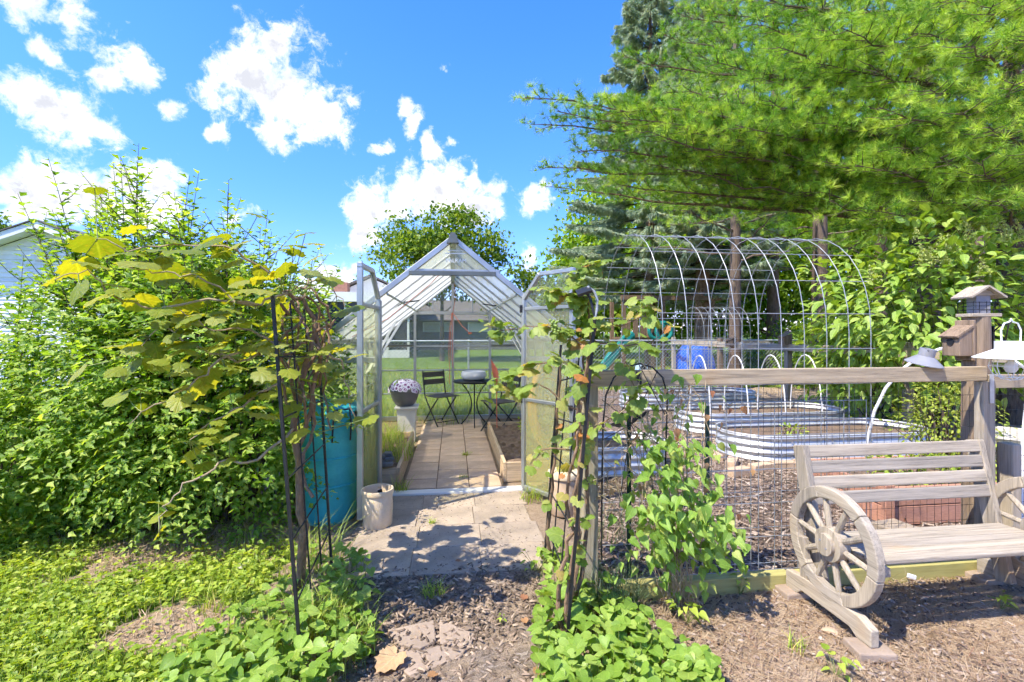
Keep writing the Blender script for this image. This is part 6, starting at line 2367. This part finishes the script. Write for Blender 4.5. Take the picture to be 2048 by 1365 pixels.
CHIP = (np.array([(-.5, 0, 0), (.5, .05, 0), (.4, 1, 0), (-.35, .9, 0), (-.3, .1, 1), (.35, .15, 1), (.2, .85, 1), (-.25, .8, 1)]), np.array([(4, 5, 6), (4, 6, 7), (0, 1, 5), (0, 5, 4), (1, 2, 6), (1, 6, 5), (2, 3, 7), (2, 7, 6), (3, 0, 4), (3, 4, 7)]))
NEEDLE = (np.array([(-.5, 0, 0), (.5, 0, 0), (.4, .5, .03), (-.4, .5, .03), (.3, 1, 0), (-.3, 1, 0)]), np.array([(0, 1, 2), (0, 2, 3), (3, 2, 4), (3, 4, 5)]))
scatter_ground('mulch_chips', 'dark wood chips on the path between the arbor sides', 'mulch', 6500, 1, (-.9, .9, 1.7, 3.3), CHIP, ((.005, .013), (.02, .05), (.003, .008)), 'mulch_chip', (-.012, .006))
scatter_ground('garden_mulch', 'brown wood mulch over the fenced garden', 'mulch', 24000, 2, (.9, 6.3, 2.62, 7.0), CHIP, ((.005, .014), (.03, .11), (.004, .010)), 'garden_chip', (-.01, .008))
scatter_ground('pine_straw', 'pine straw and twigs on the bare ground by the bench', 'straw', 15000, 3, (.6, 4.0, 1.4, 2.62), NEEDLE, ((.0012, .003), (.05, .16), (.01, .05)), 'straw_bit', (-.004, .012), tilt=.15)
scatter_ground('wood_bits', 'bark bits scattered on the bare ground by the bench', 'mulch', 5000, 3, (.6, 4.0, 1.4, 2.62), CHIP, ((.006, .016), (.015, .05), (.003, .008)), 'garden_chip', (-.012, .004))
scatter_ground('leaf_litter', 'straw and litter under the hibiscus and on the bare lawn patch', 'litter', 9000, 3, (-3.0, -.5, 1.9, 4.6), NEEDLE, ((.0015, .006), (.03, .13), (.01, .05)), 'straw_bit', (-.004, .014), tilt=.25)
scatter_ground('dry_stubble', 'dry grass stubble on the bare lawn patches', 'grass', 9000, 3, (-3.0, -.6, 1.9, 4.2), B_GRASS, ((.002, .004), (.03, .08), (.02, .09)), 'straw_bit', (-.014, .0), flat=False)
scatter_ground('patch_weeds', 'weeds coming up through the bare lawn patches', 'weeds', 3600, 3, (-3.0, -.6, 1.9, 4.2), L_SMALL, ((.016, .035), (.018, .04), (.03, .03)), 'weed_leaf', (.005, .05), tilt=.5)
scatter_ground('lawn_grass', 'grass of the lawn at the left', 'grass', 65000, 0, (-4.6, -.7, 1.7, 5.2), B_GRASS, ((.003, .006), (.02, .08), (.03, .10)), 'grass_blade', (-.014, .0), flat=False)
scatter_ground('far_lawn_grass', 'grass of the lawn beyond the hibiscus', 'grass', 40000, 0, (-9.5, -2.2, 4.2, 12.0), B_GRASS, ((.006, .011), (.03, .08), (.05, .13)), 'grass_blade', (-.014, .0), flat=False)
scatter_ground('back_lawn_grass', 'grass of the wide lawn behind the greenhouse', 'grass', 45000, 0, (-7, 10, 11.8, 20.0), B_GRASS, ((.012, .022), (.04, .10), (.05, .12)), 'grass_blade', (-.014, .0), flat=False)
scatter_ground('lawn_weeds', 'clover and small weeds through the left lawn', 'weeds', 30000, 0, (-4.2, -.75, 1.7, 4.4), L_FAR, ((.025, .055), (.022, .05), (.05, .05)), 'weed_leaf', (.005, .055), tilt=.5)
scatter_ground('rough_grass', 'tall rough grass just behind the greenhouse', 'grass', 9000, 0, (-2.2, 1.4, 8.3, 10.2), B_LONG, ((.005, .010), (.08, .22), (.12, .38)), 'grass_blade', (-.014, .0), flat=False)
g_x = rng.uniform(-.62, .62, 900)
g_y = rng.uniform(3.0, 4.45, 900)
o = linkobj('path_debris', scatter_mesh('path_debris', CHIP, np.stack([g_x, g_y, np.full(900, .004)], 1), frames(np.stack([rng.normal(size=900), rng.normal(size=900), np.zeros(900)], 1), np.tile([0, 0, 1.0], (900, 1))), np.stack([rng.uniform(.002, .006, 900), rng.uniform(.006, .022, 900), rng.uniform(.001, .004, 900)], 1), MATS['garden_chip']))
tag(o, 'crumbs of bark and soil on the paved apron', 'debris', kind='stuff')

for (px, py, s, lab) in ((792, 1322, .12, 'large dry brown leaf by the broken flagstone'), (1118, 1248, .04, 'small rusty dry leaf in the mulch beside the violets'), (1048, 1246, .035, 'curled orange leaf on the mulch path near the violets'),
                         (920, 1128, .035, 'brown leaf lying at the mulch edge of the apron'), (1075, 1358, .05, 'dark dry leaf at the bottom edge by the violets'), (870, 1357, .04, 'red-brown leaf at the bottom edge of the mulch path'), (1050, 1205, .04, 'orange dry leaf on the mulch near the right arbor foot')):
    g = G(px, py)
    tv, tf = L_GRAPE
    o = linkobj('fallen_leaf', bigmesh('fallen_leaf', tv * np.array([1, 1, -1.0]), tf, MATS['tan_leaf' if s > .1 else 'dry_leaf'], np.full(len(tv), R.random()), luv=tv))
    o.location = (g.x, g.y, .016 + s * .12)
    o.rotation_euler = (R.uniform(-.25, .25), R.uniform(-.25, .25), R.uniform(0, 6.28))
    o.scale = (s, s, s)
    tag(o, lab, 'leaf', 'fallen leaves')
